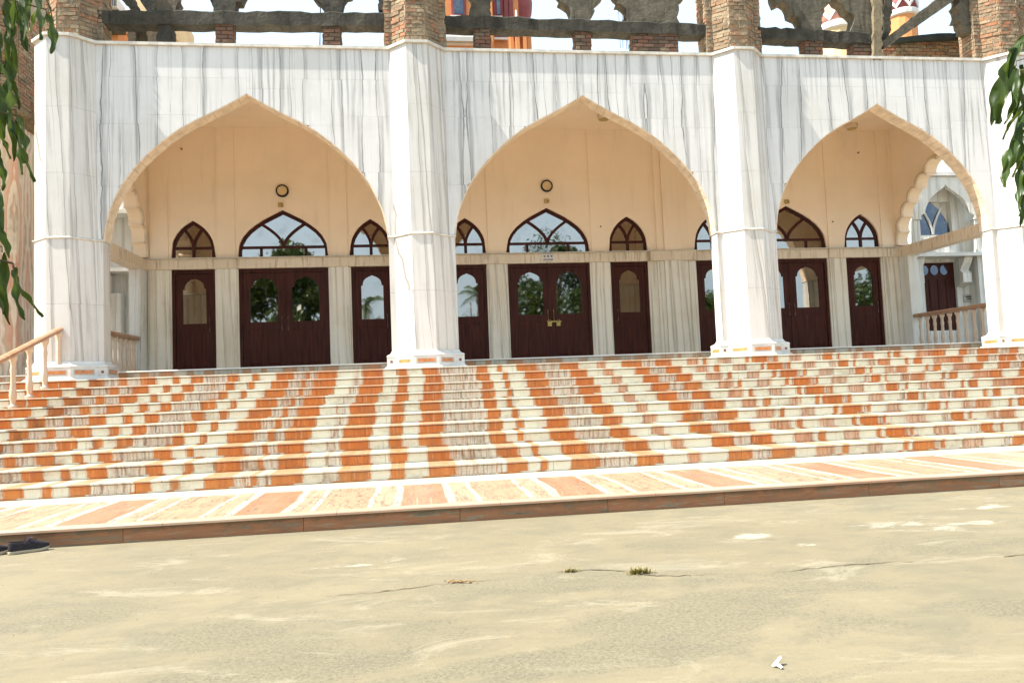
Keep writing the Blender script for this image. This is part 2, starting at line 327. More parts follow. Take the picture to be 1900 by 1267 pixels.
def pinkmarble():
    g = G('pink_wavy_marble', 0.3, 0.5); x, y, z = g.pos()
    u = g.m_('PINGPONG', g.m_('ADD', x, g.m_('MULTIPLY', y, 0.9)), 0.45)
    w = g.noise(g.vec(g.m_('MULTIPLY', u, 2.0), 0.0, g.m_('MULTIPLY', z, 0.75)), 1.0, 3, 0.5)
    f = g.m_('FRACT', g.m_('ADD', g.m_('MULTIPLY', u, 2.6), g.m_('MULTIPLY', w, 2.4)))
    c = g.ramp(f, [(0.0, (0.60, 0.38, 0.27)), (0.2, (0.55, 0.30, 0.20)), (0.3, (0.68, 0.60, 0.48)), (0.42, (0.60, 0.52, 0.40)), (0.5, (0.36, 0.28, 0.20)), (0.58, (0.62, 0.44, 0.33)), (0.78, (0.70, 0.62, 0.52)), (0.9, (0.48, 0.40, 0.28)), (1.0, (0.60, 0.38, 0.27))])
    f2 = g.noise(g.vec(x, y, z), 9, 6, 0.7)
    return g.done(g.mix(g.rng(f2, 0.55, 0.75, 0, 0.5), c, (0.30, 0.24, 0.17)))
M['pink'] = pinkmarble()

def ground_mat():
    g = G('pale_concrete_ground', 0.85, 0.25); x, y, z = g.pos(); v = g.vec(x, y, 0.0)
    big = g.noise(v, 0.35, 5, 0.6); fine = g.noise(v, 95, 3, 0.7); fine2 = g.noise(v, 48, 5, 0.8)
    mid = g.noise(g.vec(g.m_('MULTIPLY', x, 0.55), y, 3.0), 1.1, 7, 0.66, 0.5)
    wisp = g.noise(g.vec(g.m_('MULTIPLY', x, 0.7), g.m_('ADD', g.m_('MULTIPLY', y, 1.9), g.m_('MULTIPLY', x, 0.2)), 7.0), 1.5, 9, 0.74, 1.0)
    soil = g.noise(g.vec(g.m_('MULTIPLY', x, 0.8), g.m_('MULTIPLY', y, 1.3), 11.0), 2.6, 8, 0.72, 0.4)
    c = g.mix(g.rng(big, 0.35, 0.65), (0.176, 0.149, 0.094), (0.196, 0.166, 0.105))
    c = g.mix(g.m_('MULTIPLY', g.rng(soil, 0.44, 0.64), 0.60), c, (0.132, 0.118, 0.080))
    worn = g.m_('MULTIPLY', g.rng(mid, 0.47, 0.58), g.rng(g.m_('ADD', y, g.m_('MULTIPLY', big, 2.0)), -7.9, -9.0))
    sp = g.mix(g.rng(fine2, 0.40, 0.60), (0.080, 0.075, 0.052), (0.180, 0.160, 0.110))
    c = g.mix(g.m_('MULTIPLY', worn, 0.55), c, sp)
    c = g.mix(g.m_('MULTIPLY', g.rng(fine, 0.56, 0.68), g.rng(mid, 0.40, 0.60, 0.25, 0.75)), c, (0.07, 0.06, 0.04))
    c = g.mix(g.m_('MULTIPLY', g.rng(wisp, 0.53, 0.66), 0.60), c, (0.265, 0.232, 0.162))
    c = g.mix(g.m_('MULTIPLY', g.rng(g.noise(v, 0.8, 7, 0.7, 0.5), 0.54, 0.70), 0.40), c, (0.136, 0.127, 0.092))
    spk = g.noise(v, 34, 5, 0.75)
    c = g.mix(g.m_('MULTIPLY', g.rng(spk, 0.57, 0.66), g.rng(mid, 0.38, 0.58, 0.2, 0.6)), c, (0.075, 0.066, 0.046))
    c = g.mix(g.m_('MULTIPLY', g.rng(spk, 0.40, 0.32), 0.45), c, (0.26, 0.23, 0.165))
    # spilt white paint
    spl = None
    for (sx, sy, rx, ry) in ((2.30, -8.95, 0.24, 0.22), (2.50, -9.35, 0.20, 0.10), (3.55, -8.85, 0.55, 0.20), (3.75, -9.15, 0.32, 0.16), (4.75, -8.4, 0.45, 0.14), (4.1, -9.0, 0.6, 0.12), (5.0, -8.9, 0.5, 0.12), (-2.7, -10.4, 0.3, 0.2), (-.8, -9.0, 0.3, 0.1)):
        dx = g.m_('DIVIDE', g.m_('SUBTRACT', x, sx), rx); dy = g.m_('DIVIDE', g.m_('SUBTRACT', y, sy), ry)
        d = g.m_('SQRT', g.m_('ADD', g.m_('MULTIPLY', dx, dx), g.m_('MULTIPLY', dy, dy)))
        k = g.rng(d, 1.3, 0.1); spl = k if spl is None else g.m_('MAXIMUM', spl, k)
    wn_ = g.noise(g.vec(x, g.m_('MULTIPLY', y, 2.4), 0.0), 3.0, 8, 0.72, 0.6); spl = g.m_('MULTIPLY', spl, 1.0)
    c = g.mix(g.m_('MULTIPLY', g.rng(g.m_('ADD', g.m_('MULTIPLY', spl, 0.62), g.m_('MULTIPLY', g.m_('SUBTRACT', wn_, 0.5), 2.4)), 0.40, 0.74), 0.65), c, (0.37, 0.345, 0.28))
    g.bump(g.m_('ADD', g.m_('MULTIPLY', fine, 0.4), g.m_('ADD', g.m_('MULTIPLY', soil, 0.8), g.m_('MULTIPLY', mid, 1.0))), 0.30, 0.012)
    return g.done(c)
M['ground'] = ground_mat()
def leafmat(name, a, b, tr=0.35):
    g = G(name, 0.42, 0.4); r = g.rand(); x, y, z = g.pos()
    c = g.mix(g.m_('ADD', g.m_('MULTIPLY', r, 0.7), g.m_('MULTIPLY', g.noise(g.vec(x, y, z), 14, 3, 0.6), 0.3)), a, b)
    g.put(g.b.inputs['Base Color'], c)
    t = g.n('ShaderNodeBsdfTranslucent', {'Color': g.mix(0.5, c, (0.16, 0.22, 0.02))})
    mx = g.n('ShaderNodeMixShader', {0: tr, 1: g.b.outputs[0], 2: t})
    g.nt.links.new(mx, g.nt.nodes['Material Output'].inputs[0]); return g.m
M['leaf'] = leafmat('drooping_leaf', (0.016, 0.036, 0.006), (0.042, 0.082, 0.011), 0.42)
M['leaf_far'] = leafmat('tree_leaf', (0.03, 0.055, 0.014), (0.075, 0.11, 0.025), 0.25)
M['palm'] = leafmat('palm_leaf', (0.05, 0.09, 0.02), (0.12, 0.16, 0.04), 0.25)
M['bark'] = flat('bark', (0.12, 0.09, 0.06), 0.9, 0.2, 0.35, 8)
M['orange'] = flat('orange_paint', (0.62, 0.25, 0.09), 0.7, 0.3, 0.10, 1)
M['cream'] = flat('cream_paint', (0.70, 0.52, 0.28), 0.7, 0.3, 0.10, 1.5)
M['maroon'] = flat('maroon_paint', (0.24, 0.06, 0.06), 0.6, 0.3, 0.12, 2)
M['pinkpaint'] = flat('pink_paint', (0.58, 0.28, 0.22), 0.7, 0.3, 0.15, 2)
M['white'] = flat('white_paint', (0.72, 0.69, 0.66), 0.6, 0.3, 0.08, 3)
M['greypaint'] = flat('grey_trim', (0.45, 0.42, 0.38), 0.6, 0.3, 0.08, 3)
M['black'] = flat('black_iron', (0.015, 0.015, 0.015), 0.6, 0.3)
M['roofdark'] = flat('dark_sheet_roof', (0.02, 0.025, 0.022), 0.7, 0.3, 0.3)
M['boxyellow'] = flat('old_plastic', (0.45, 0.33, 0.12), 0.5, 0.4)
M['cable'] = flat('cable', (0.03, 0.03, 0.03), 0.6, 0.3)
M['crack'] = flat('crack', (0.13, 0.105, 0.07), 0.95, 0.1, 0.4, 20)

# ------------------------------------------------------------------ constants of the place
XC = [-6.437, 0.0, 6.6, 12.764]
A_, B_, RP, PD, H, HB, HS, WT = 0.2004, 0.5302, 0.638, 0.32, 6.265, 2.541, 0.345, 0.3225
D = 3.9; FLOOR = 0.165; YP = 0.75; CEIL = 6.03; ZL = -10*RISE; ZG = ZL-0.165
YLB = -(Y0+9*TREAD)+0.03; YLF = -7.494
XL, XR = -13.0, 18.0

# ------------------------------------------------------------------ ground
g0 = MB().add([(-260, -300, ZG), (260, -300, ZG), (260, 260, ZG), (-260, 260, ZG)], [(0, 1, 2, 3)])
ground = tag(g0.build('ground', M['ground']), 'pale tan concrete forecourt with cracks and white paint spills', kind='structure')
def crack(px, w):
    pts = []
    for (a, b) in px:
        pts.append(at(a, b, 2, ZG))
    fine = []
    for p, q in zip(pts, pts[1:]):
        n = max(2, int((q-p).length/0.05))
        fine += [p.lerp(q, i/n)+Vector((0, random.uniform(-.018, .018), 0)) for i in range(n)]
    fine.append(pts[-1]); mb = MB(); v = []; n = len(fine)
    ws = [w*random.uniform(0.15, 1.0)*math.sin(math.pi*(i+0.5)/n)**0.5 for i in range(n)]
    for p, k in zip(fine, ws): v += [(p.x, p.y-k, ZG+0.004), (p.x, p.y+k, ZG+0.004)]
    mb.add(v, [(2*i, 2*i+2, 2*i+3, 2*i+1) for i in range(n-1)])
    mb.build('crack', M['crack'], ground)
crack([(605, 1106), (700, 1098), (820, 1083), (912, 1076)], 0.010)
crack([(1030, 1062), (1090, 1057), (1150, 1059), (1200, 1067), (1255, 1068), (1330, 1066)], 0.012)
crack([(1430, 1063), (1530, 1052), (1620, 1045), (1700, 1041), (1790, 1036)], 0.008)
crack([(1860, 1032), (1910, 1027)], 0.016)

# ------------------------------------------------------------------ stairs
stairs = thing('marble_stairs', 'ten wide steps of orange and cream banded marble below the arches', 'stairs', (2.5, -3, ZL))
core = MB()
for i in range(10):
    yf = -(Y0+i*TREAD)
    core.box(XL, XR, yf+0.062, yf+0.062+TREAD, ZL-0.1, -i*RISE-0.031)
core.box(XL, XR, -Y0+TREAD+0.062, YP+.04, ZL-0.1, -0.031)
core.build('stair_core', M['core'], stairs)
SL = 1.24; nS = int((XR-XL)/SL)
rb = MB(); L2 = SL/2-0.0018
rb.box(-L2, L2, 0.0, 0.03, 0.003, RISE-0.036)
riser_me = rb.data('riser_slab', M['stair'])
def tread_prof(depth):
    m = MB(); m.prism([(0.0, -0.026), (0.0, -0.009), (0.004, -0.003), (0.011, 0.0), (depth, 0.0), (depth, -0.026)], 0, -L2, L2); return m.data('tread_slab', M['tread'])
tread_me = tread_prof(TREAD+0.029); tread_top = tread_prof(Y0+YP+.002)
for i in range(10):
    yf = -(Y0+i*TREAD); off = random.uniform(-0.5, 0.1)
    for k in range(nS+1):
        x = XL+off+(k+0.5)*SL
        inst('riser_slab', riser_me, stairs, (x, yf+0.030+random.uniform(-.0012, .0012), -(i+1)*RISE))
        inst('tread_slab', tread_top if i == 0 else tread_me, stairs, (x+0.3, yf+random.uniform(-.002, .002), -i*RISE+random.uniform(-.0008, .0008)))

# ------------------------------------------------------------------ landing at the foot of the stairs
land = thing('stair_landing', 'low cream and pink marble landing along the foot of the steps', 'landing', (2.5, -6.5, ZG))
MB().box(XL, XR, YLF+0.07, YLB+0.1, ZG-0.05, ZL-0.031).build('landing_core', M['core'], land)
YB1 = YLB-0.62; YF1 = YLF+0.13
for k in range(-6, 12):
    for (o, w) in ((-0.2-0.26, 0.52), (-0.2+0.26, 1.01)):
        x0 = o+1.53*k
        if x0 < XL or x0+w > XR: continue
        MB().box(x0+.0015, x0+w-.0015, YF1+.002, YB1-.002, ZL-0.03, ZL+random.uniform(-.001, .001)).build('landing_slab', M['landing'], land)
x = XL
while x < XR-1:
    MB().box(x+.0015, x+1.5-.0015, YB1, YLB+0.02, ZL-0.03, ZL).build('back_border_slab', M['border'], land)
    m = MB(); m.prism([(YLF, ZL-0.032), (YLF, ZL-0.012), (YLF+.006, ZL-.003), (YLF+.014, ZL), (YF1, ZL), (YF1, ZL-0.032)], 0, x+.0015, x+1.5-.0015)
    m.build('front_border_slab', M['border_pink'], land); x += 1.5
x = XL
while x < XR-1:
    w = random.uniform(1.15, 1.75)
    MB().box(x+.002, x+w-.002, YLF+0.035, YLF+0.068, ZG-.02, ZL-0.033).build('front_slab', M['front'], land); x += w

# ------------------------------------------------------------------ columns
def offs(poly, o):
    """offset an open/closed plan polygon outwards (points run anticlockwise seen from above, last edge = back)"""
    n = len(poly); res = []
    for i in range(n):
        p = Vector(poly[i]); a = Vector(poly[i-1]); b = Vector(poly[(i+1) % n])
        d1 = (p-a).normalized(); d2 = (b-p).normalized()
        n1 = Vector((d1.y, -d1.x)); n2 = Vector((d2.y, -d2.x)); bis = (n1+n2); bis.normalize()
        res.append(tuple(p+bis*(o/max(0.3, bis.dot(n1)))))
    return res
PLAN0 = [(-RP, WT), (-RP, 0), (-B_, 0), (-A_, -PD), (A_, -PD), (B_, 0), (RP, 0), (RP, WT)]
UPLAN = [(-B_, 0.02), (-B_, 0.0), (-A_, -PD), (A_, -PD), (B_, 0.0), (B_, 0.02)]
COLLBL = ['white marble column at the left end beside the stone handrail', 'white marble column between the left and middle arches',
          'white marble column between the middle and right arches', 'white marble column at the right end behind the drooping leaves']
def loft(mb, rings, caps=True):
    k = len(mb.v); n = len(rings[0][0])
    for pl, z in rings: mb.v += [(p[0], p[1], z) for p in pl]
    for i in range(len(rings)-1):
        for j in range(n): mb.f.append((k+i*n+j, k+i*n+(j+1) % n, k+(i+1)*n+(j+1) % n, k+(i+1)*n+j))
    if caps: mb.f.append(tuple(range(k+n-1, k-1, -1))); mb.f.append(tuple(range(k+(len(rings)-1)*n, k+len(rings)*n)))
for ci, xc in enumerate(XC):
    t = thing('marble_column', COLLBL[ci], 'column', (xc, 0, 0), 'columns of the arcade')
    tr = lambda pl: [(p[0]+xc, p[1]) for p in pl]
    PLAN = PLAN0 if ci else [(-B_-0.015, WT), (-B_-0.015, 0)]+PLAN0[2:]
    mb = MB(); loft(mb, [(tr(offs(PLAN, -0.031)), 0.2), (tr(offs(PLAN, -0.031)), HB)]); mb.build('column_core', M['core'], t)
    def clad(plan, levels, skip=()):
        out = tr(plan); inn = tr(offs(plan, -0.03)); n = len(plan)
        for j in range(n-1):
            if j in skip: continue
            for z0, z1 in zip(levels, levels[1:]):
                m = MB(); quad = [out[j], out[j+1], inn[j+1], inn[j]]; e = 0.0012
                loft(m, [(quad, z0+e), (quad, z1-e)]); m.build('marble_panel', M['marble_shaft'], t)
    clad(PLAN, [HS-0.005, 1.36+0.1*(ci % 2), HB-0.016])
    MB().box(xc+PLAN[0][0]+.032, xc+RP-.032, WT-.03, WT, FLOOR, HB-.016).build('back_panel', M['marble_porch'], t)
    clad(UPLAN, [HB+0.02, 3.72, 4.93+0.1*(ci % 2), H-0.04], (0, 4))
    mb = MB(); loft(mb, [(tr(offs(PLAN, 0.012)), HB-0.016), (tr(offs(PLAN, 0.022)), HB-0.004), (tr(offs(PLAN, 0.022)), HB+0.008), (tr(offs(PLAN, 0.010)), HB+0.019)])
    mb.build('band_moulding', M['coping'], t)
    mb = MB(); loft(mb, [(tr(offs(PLAN, o)), z) for o, z in ((0.145, 0.001), (0.142, 0.018), (0.118, 0.036), (0.098, 0.052), (0.094, 0.062), (0.094, 0.218))]); pl = mb.build('plinth', M['base_white'], t)
    mb = MB(); loft(mb, [(tr(offs(PLAN, o)), z) for o, z in ((0.088, 0.219), (0.098, 0.226), (0.098, 0.246), (0.085, 0.262), (0.050, 0.276), (0.024, 0.297), (0.012, 0.322), (0.004, HS-0.006))]); mb.build('plinth_cap', M['base_white'], pl)
    po = tr(offs(PLAN, 0.094))
    for j in range(7):
        p, q = Vector(po[j]), Vector(po[j+1]); d = (q-p); L = d.length; d.normalize(); nn = Vector((d.y, -d.x))
        wd = L-0.16 if L > 0.25 else 0.045; c = (p+q)/2
        if L < 0.05: continue
        if L > 0.25:
            m = MB(); s, hh, ee = wd/2+0.028, 0.052, 0.0015
            loft(m, [([tuple(c-d*s), tuple(c+d*s), tuple(c+d*s+nn*ee), tuple(c-d*s+nn*ee)][::-1], 0.14-hh), ([tuple(c-d*s), tuple(c+d*s), tuple(c+d*s+nn*ee), tuple(c-d*s+nn*ee)][::-1], 0.14+hh)])
            m.build('inlay_border', M['greypaint'], pl)
        m = MB(); s, hh, ee = wd/2, (0.030 if L > 0.25 else 0.024), 0.004
        quad = [tuple(c-d*s), tuple(c+d*s), tuple(c+d*s+nn*ee), tuple(c-d*s+nn*ee)][::-1]
        loft(m, [(quad, 0.14-hh), (quad, 0.14+hh)]); m.build('inlay', M['inlay'] if L > 0.25 else M['inlay_dark'], pl)

# ------------------------------------------------------------------ arched walls
PROF = [(1.0, 2.541), (0.995, 2.66), (0.983, 2.85), (0.963, 3.08), (0.932, 3.28), (0.886, 3.54), (0.816, 3.81), (0.760, 3.99), (0.695, 4.17), (0.59, 4.42), (0.482, 4.63), (0.361, 4.815), (0.26, 4.945), (0.18, 5.055), (0.097, 5.175), (0.04, 5.262), (0.0, 5.33)]
def archz(u):
    u = abs(u)
    if u >= 1: return HB
    for (a, za), (b, zb) in zip(PROF, PROF[1:]):
        if b <= u <= a: return za+(zb-za)*(a-u)/(a-b)
    return HB
def strip_poly(x0, x1, z0, z1, low, step=0.05):
    """pieces of the area between low(x) and z1, above z0, as one polygon per run"""
    n = max(2, int(math.ceil((x1-x0)/step))); xs = [x0+(x1-x0)*i/n for i in range(n+1)]
    runs = []; cur = []
    for x in xs:
        l = max(z0, low(x))
        if l < z1-0.004: cur.append((x, l))
        else:
            if len(cur) > 1: runs.append(cur)
            cur = []
    if len(cur) > 1: runs.append(cur)
    res = []
    for r in runs: res.append(r+[(r[-1][0], z1), (r[0][0], z1)])
    return res
BAYLBL = ['white veined marble wall with the left pointed arch', 'white veined marble wall with the middle pointed arch', 'white veined marble wall with the right pointed arch']
BC = []
for k in range(3):
    xa, xb = XC[k], XC[k+1]; xc = (xa+xb)/2; hw = (xb-xa)/2-RP; dz = (0.0, 0.045, -0.06)[k]; BC.append(xc)
    low = lambda x, xc=xc, hw=hw, dz=dz: archz((x-xc)/hw)+dz*max(0, 1-abs((x-xc)/hw))
    t = thing('arched_wall', BAYLBL[k], 'wall', (xc, 0, HB), 'arched bays of the arcade')
    edges = [xa+B_+0.001]; n = 6
    for j in range(1, n): edges.append(xa+B_+(xb-xa-2*B_)*j/n)
    edges.append(xb-B_-0.001)
    for j in range(n):
        zs = [HB+0.022, 3.55+0.25*(j % 2), 4.72+0.18*((j+k) % 2), 5.62, H-0.042]
        if abs((edges[j]+edges[j+1])/2-xc) < 1.0: zs = [HB+.022, 4.72, 5.62-.2*(j % 2), H-0.042]
        for z0, z1 in zip(zs, zs[1:]):
            for poly in strip_poly(edges[j]+.001, edges[j+1]-.001, z0+.001, z1-.001, low):
                MB().prism(poly, 1, 0.0, 0.03).build('marble_panel', M['marble'], t)
    for poly in strip_poly(xa+0.01, xb-0.01, HB, H-0.06, lambda x: low(x)+0.004 if abs((x-xc)/hw) < 0.999 else HB, 0.04):
        MB().prism(poly, 1, 0.032, WT).build('wall_core', M['ceiling'], t)
    # soffit tiles
    N = 240; us = [-1+2*i/N for i in range(N+1)]; cur = [(xc+hw*u, low(xc+hw*u)) for u in us]
    acc = [0]
    for p, q in zip(cur, cur[1:]): acc.append(acc[-1]+math.hypot(q[0]-p[0], q[1]-p[1]))
    nt_ = 44; j = 0
    for i in range(nt_):
        s0, s1 = acc[-1]*i/nt_, acc[-1]*(i+1)/nt_
        def pt(s):
            for q in range(N):
                if acc[q+1] >= s: f = (s-acc[q])/(acc[q+1]-acc[q]+1e-9); return (cur[q][0]+(cur[q+1][0]-cur[q][0])*f, cur[q][1]+(cur[q+1][1]-cur[q][1])*f)
            return cur[-1]
        e = 0.003; ps = [pt(s0+e), pt((s0+s1)/2), pt(s1-e)]
        o = []
        for p in ps:
            dx = xc-p[0]; dzv = 3.2-p[1]; L = math.hypot(dx, dzv); th = 0.018+random.uniform(-.002, .002)
            o.append((p[0]+dx/L*th, p[1]+dzv/L*th))
        bk = []
        for p in ps:
            dx = xc-p[0]; dzv = 3.2-p[1]; L = math.hypot(dx, dzv); bk.append((p[0]-dx/L*0.001, p[1]-dzv/L*0.001))
        MB().prism(bk+o[::-1], 1, 0.006, WT+0.01).build('soffit_tile', M['soffit'], t)
    MB().box(xa+B_, xb-B_, -0.045, WT+0.02, H-0.04, H+0.012).build('coping', M['coping'], t)
for ci, xc in enumerate(XC):   # coping turning round each column head
    par = [o for o in COL.objects if o.name.startswith('marble_column') and o.parent is None][ci]
    cp = [(p[0]+xc, p[1]) for p in offs([(-B_-.0, WT+.02), (-B_, 0.0), (-A_, -PD), (A_, -PD), (B_, 0.0), (B_, WT+.02)], 0.045)]
    cp = [(max(xc-B_, min(xc+B_, p[0])) if abs(p[1]) > 0.2 and p[1] > 0 else p[0], p[1]) for p in cp]
    m = MB(); loft(m, [(cp, H-0.038), (cp, H+0.014)]); m.build('coping', M['coping'], par)

# ------------------------------------------------------------------ porch: floor, ceiling, back wall with doors
pf = thing('porch_floor', 'marble porch floor edge behind the columns', 'floor', (3, 2, 0)); tag(pf, kind='structure'); del pf['category']
MB().box(XL+3, XR-2, YP+.033, D+0.9, -0.2, FLOOR-0.025).build('floor_core', M['core'], pf)
x = -8.2
while x < 14.5:
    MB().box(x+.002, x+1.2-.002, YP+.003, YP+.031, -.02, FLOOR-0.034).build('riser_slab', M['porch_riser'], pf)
    m = MB(); m.prism([(YP-.014, FLOOR-0.025), (YP-.014, FLOOR-.008), (YP-.006, FLOOR), (1.9, FLOOR), (1.9, FLOOR-.025)], 0, x+.002, x+1.2-.002); m.build('floor_slab', M['floor_white'], pf)
    MB().box(x+.002, x+1.2-.002, 1.903, D+0.1, FLOOR-.025, FLOOR).build('floor_slab', M['floor_white'], pf); x += 1.2
pc = MB().box(-6.8, 13.0, WT+0.01, D+0.3, CEIL, CEIL+0.14).build('porch_ceiling', M['ceiling']); tag(pc, 'flat peach plaster ceiling of the porch', kind='structure')

pw = thing('porch_wall', 'peach plaster porch wall with marble piers, dark doors and fanlights', 'wall', (3, D, FLOOR))
XWL, XWR = -6.30, 12.66
BX = [-3.22, 3.20, 9.575]; SM = 2.06; SWD, DWD = 0.98, 2.08; DTOP = 2.615; BT0, BT1 = 2.625, 2.862
FS = [(1, 0), (1, .27), (.965, .40), (.88, .53), (.74, .66), (.56, .78), (.36, .875), (.18, .94), (.07, .975), (0, 1.0)]
FD = [(1, 0), (1, .17), (.965, .32), (.88, .46), (.76, .585), (.60, .70), (.43, .80), (.27, .875), (.12, .945), (0, 1.0)]
doors = []   # centre, half width, double?
for b in BX: doors += [(b-SM, SWD/2, 0), (b, DWD/2, 1), (b+SM, SWD/2, 0)]
FH = (0.93, 1.165)
def fanz(x):
    for c, hw, dbl in doors:
        u = abs(x-c)/hw
        if u < 0.999:
            P = FD if dbl else FS
            for (a, za), (b2, zb) in zip(P, P[1:]):
                if b2 <= u <= a and a > b2: return BT1+FH[dbl]*(za+(zb-za)*(a-u)/(a-b2))
            return BT1
    return BT1
m = MB()
for poly in strip_poly(XWL, XWR, BT1, CEIL, fanz, 0.035): m.prism(poly, 1, D, D+0.14)
m.build('plaster_wall', M['plaster'], pw)
MB().box(XWL-.3, XWR+.3, D+0.30, D+0.4, 0, CEIL).build('inner_wall', M['black'], pw)
# marble piers between doors, plaster pilasters above
gaps = []; prev = XWL
for c, hw, dbl in doors: gaps.append((prev, c-hw)); prev = c+hw
gaps.append((prev, XWR))
for gi, (x0, x1) in enumerate(gaps):
    w = x1-x0
    if w < 0.7:
        MB().box(x0, x1, D-0.0, D+0.2, FLOOR, BT0).build('marble_pier', M['marble_porch'], pw)
        MB().box(x0+.05, x1-.04, D-0.035, D-0.001, FLOOR, BT0).build('marble_pilaster', M['marble_porch'], pw)
        MB().box(x0+.06, x1-.06, D-0.03, D+0.0-.001, BT1, CEIL).build('plaster_pilaster', M['plaster'], pw)
    else:
        MB().box(x0, x1, D, D+0.2, FLOOR, BT0).build('marble_pier', M['marble_porch'], pw)
        cx = (x0+x1)/2
        MB().box(cx-.22, cx+.22, D-0.10, D-.001, FLOOR, BT0).build('marble_pilaster', M['marble_porch'], pw)
        MB().box(cx-.40, cx-.223, D-0.05, D-.001, FLOOR, BT0).build('marble_pilaster', M['marble_porch'], pw)
        MB().box(cx+.223, cx+.40, D-0.05, D-.001, FLOOR, BT0).build('marble_pilaster', M['marble_porch'], pw)
        MB().box(cx-.21, cx+.21, D-0.10, D-.001, BT1, CEIL).build('plaster_pilaster', M['plaster'], pw)
        MB().box(cx-.39, cx-.213, D-0.05, D-.001, BT1, CEIL).build('plaster_pilaster', M['plaster'], pw)
        MB().box(cx+.213, cx+.39, D-0.05, D-.001, BT1, CEIL).build('plaster_pilaster', M['plaster'], pw)
x = XWL
while x < XWR-.1:
    w = random.uniform(0.20, 0.42); w = min(w, XWR-x)
    pr = 0.05
    for x0, x1 in gaps:
        if x0-.02 < x+w/2 < x1+.02: pr = 0.075 if x1-x0 < 0.7 else 0.14
    MB().box(x+.0015, x+w-.0015, D-pr, D+0.15, BT0, BT1-.001).build('band_tile', M['bandtile'], pw); x += w
MB().box(XWL, XWR, D-0.155, D-.001, BT1, BT1+0.014).build('band_ledge', M['coping'], pw)

GL = [(1, 0), (1, .16), (.86, .17), (.84, .38), (.74, .60), (.56, .76), (.34, .87), (.14, .94), (0, 1.0)]
def door_leaf(par, x0, x1, z0, z1, y, hinge):
    w = x1-x0; st = 0.16*w if w < 0.95 else 0.15*w
    gz0 = z0+0.50*(z1-z0); gz1 = z1-0.035*(z1-z0)-0.02; gh = 0.30; gsp = gz1-gh
    gx0, gx1 = x0+st*1.15, x1-st*1.15; hw = (gx1-gx0)/2; gc = (gx0+gx1)/2
    m = MB()
    m.box(x0, gx0, y, y+.045, gz0, gsp); m.box(gx1, x1, y, y+.045, gz0, gsp); m.box(x0, x1, y, y+.045, z0, gz0)
    top = [(x0, gsp), (x0, z1), (x1, z1), (x1, gsp)]
    cur = [(gc+u*hw, gsp+v*gh) for u, v in GL]+[(gc-u*hw, gsp+v*gh) for u, v in GL[::-1][1:]]
    m.prism(top+cur, 1, y, y+.045)
    leaf = m.build('door_leaf', M['wood'], par)
    MB().prism([(gx0+.001, gz0+.001), (gx1-.001, gz0+.001)]+[(gc+u*hw*.997, gsp+v*gh*.99) for u, v in GL]+[(gc-u*hw*.997, gsp+v*gh*.99) for u, v in GL[::-1][1:]], 1, y+.022, y+.03).build('glass_pane', M['glass'], par)
    pw2 = (w-3*st*0.8)/2
    for s in range(2):
        a = x0+st*.8+s*(pw2+st*.8); zz0, zz1 = z0+0.16, gz0-0.17
        q = MB(); e = 0.035
        q.add([(a, y-.001, zz0), (a+pw2, y-.001, zz0), (a+pw2, y-.001, zz1), (a, y-.001, zz1), (a+e, y-.016, zz0+e), (a+pw2-e, y-.016, zz0+e), (a+pw2-e, y-.016, zz1-e), (a+e, y-.016, zz1-e)],
              [(4, 5, 6, 7), (0, 1, 5, 4), (1, 2, 6, 5), (2, 3, 7, 6), (3, 0, 4, 7)])
        q.build('door_panel', M['wood'], par)
    return gz0
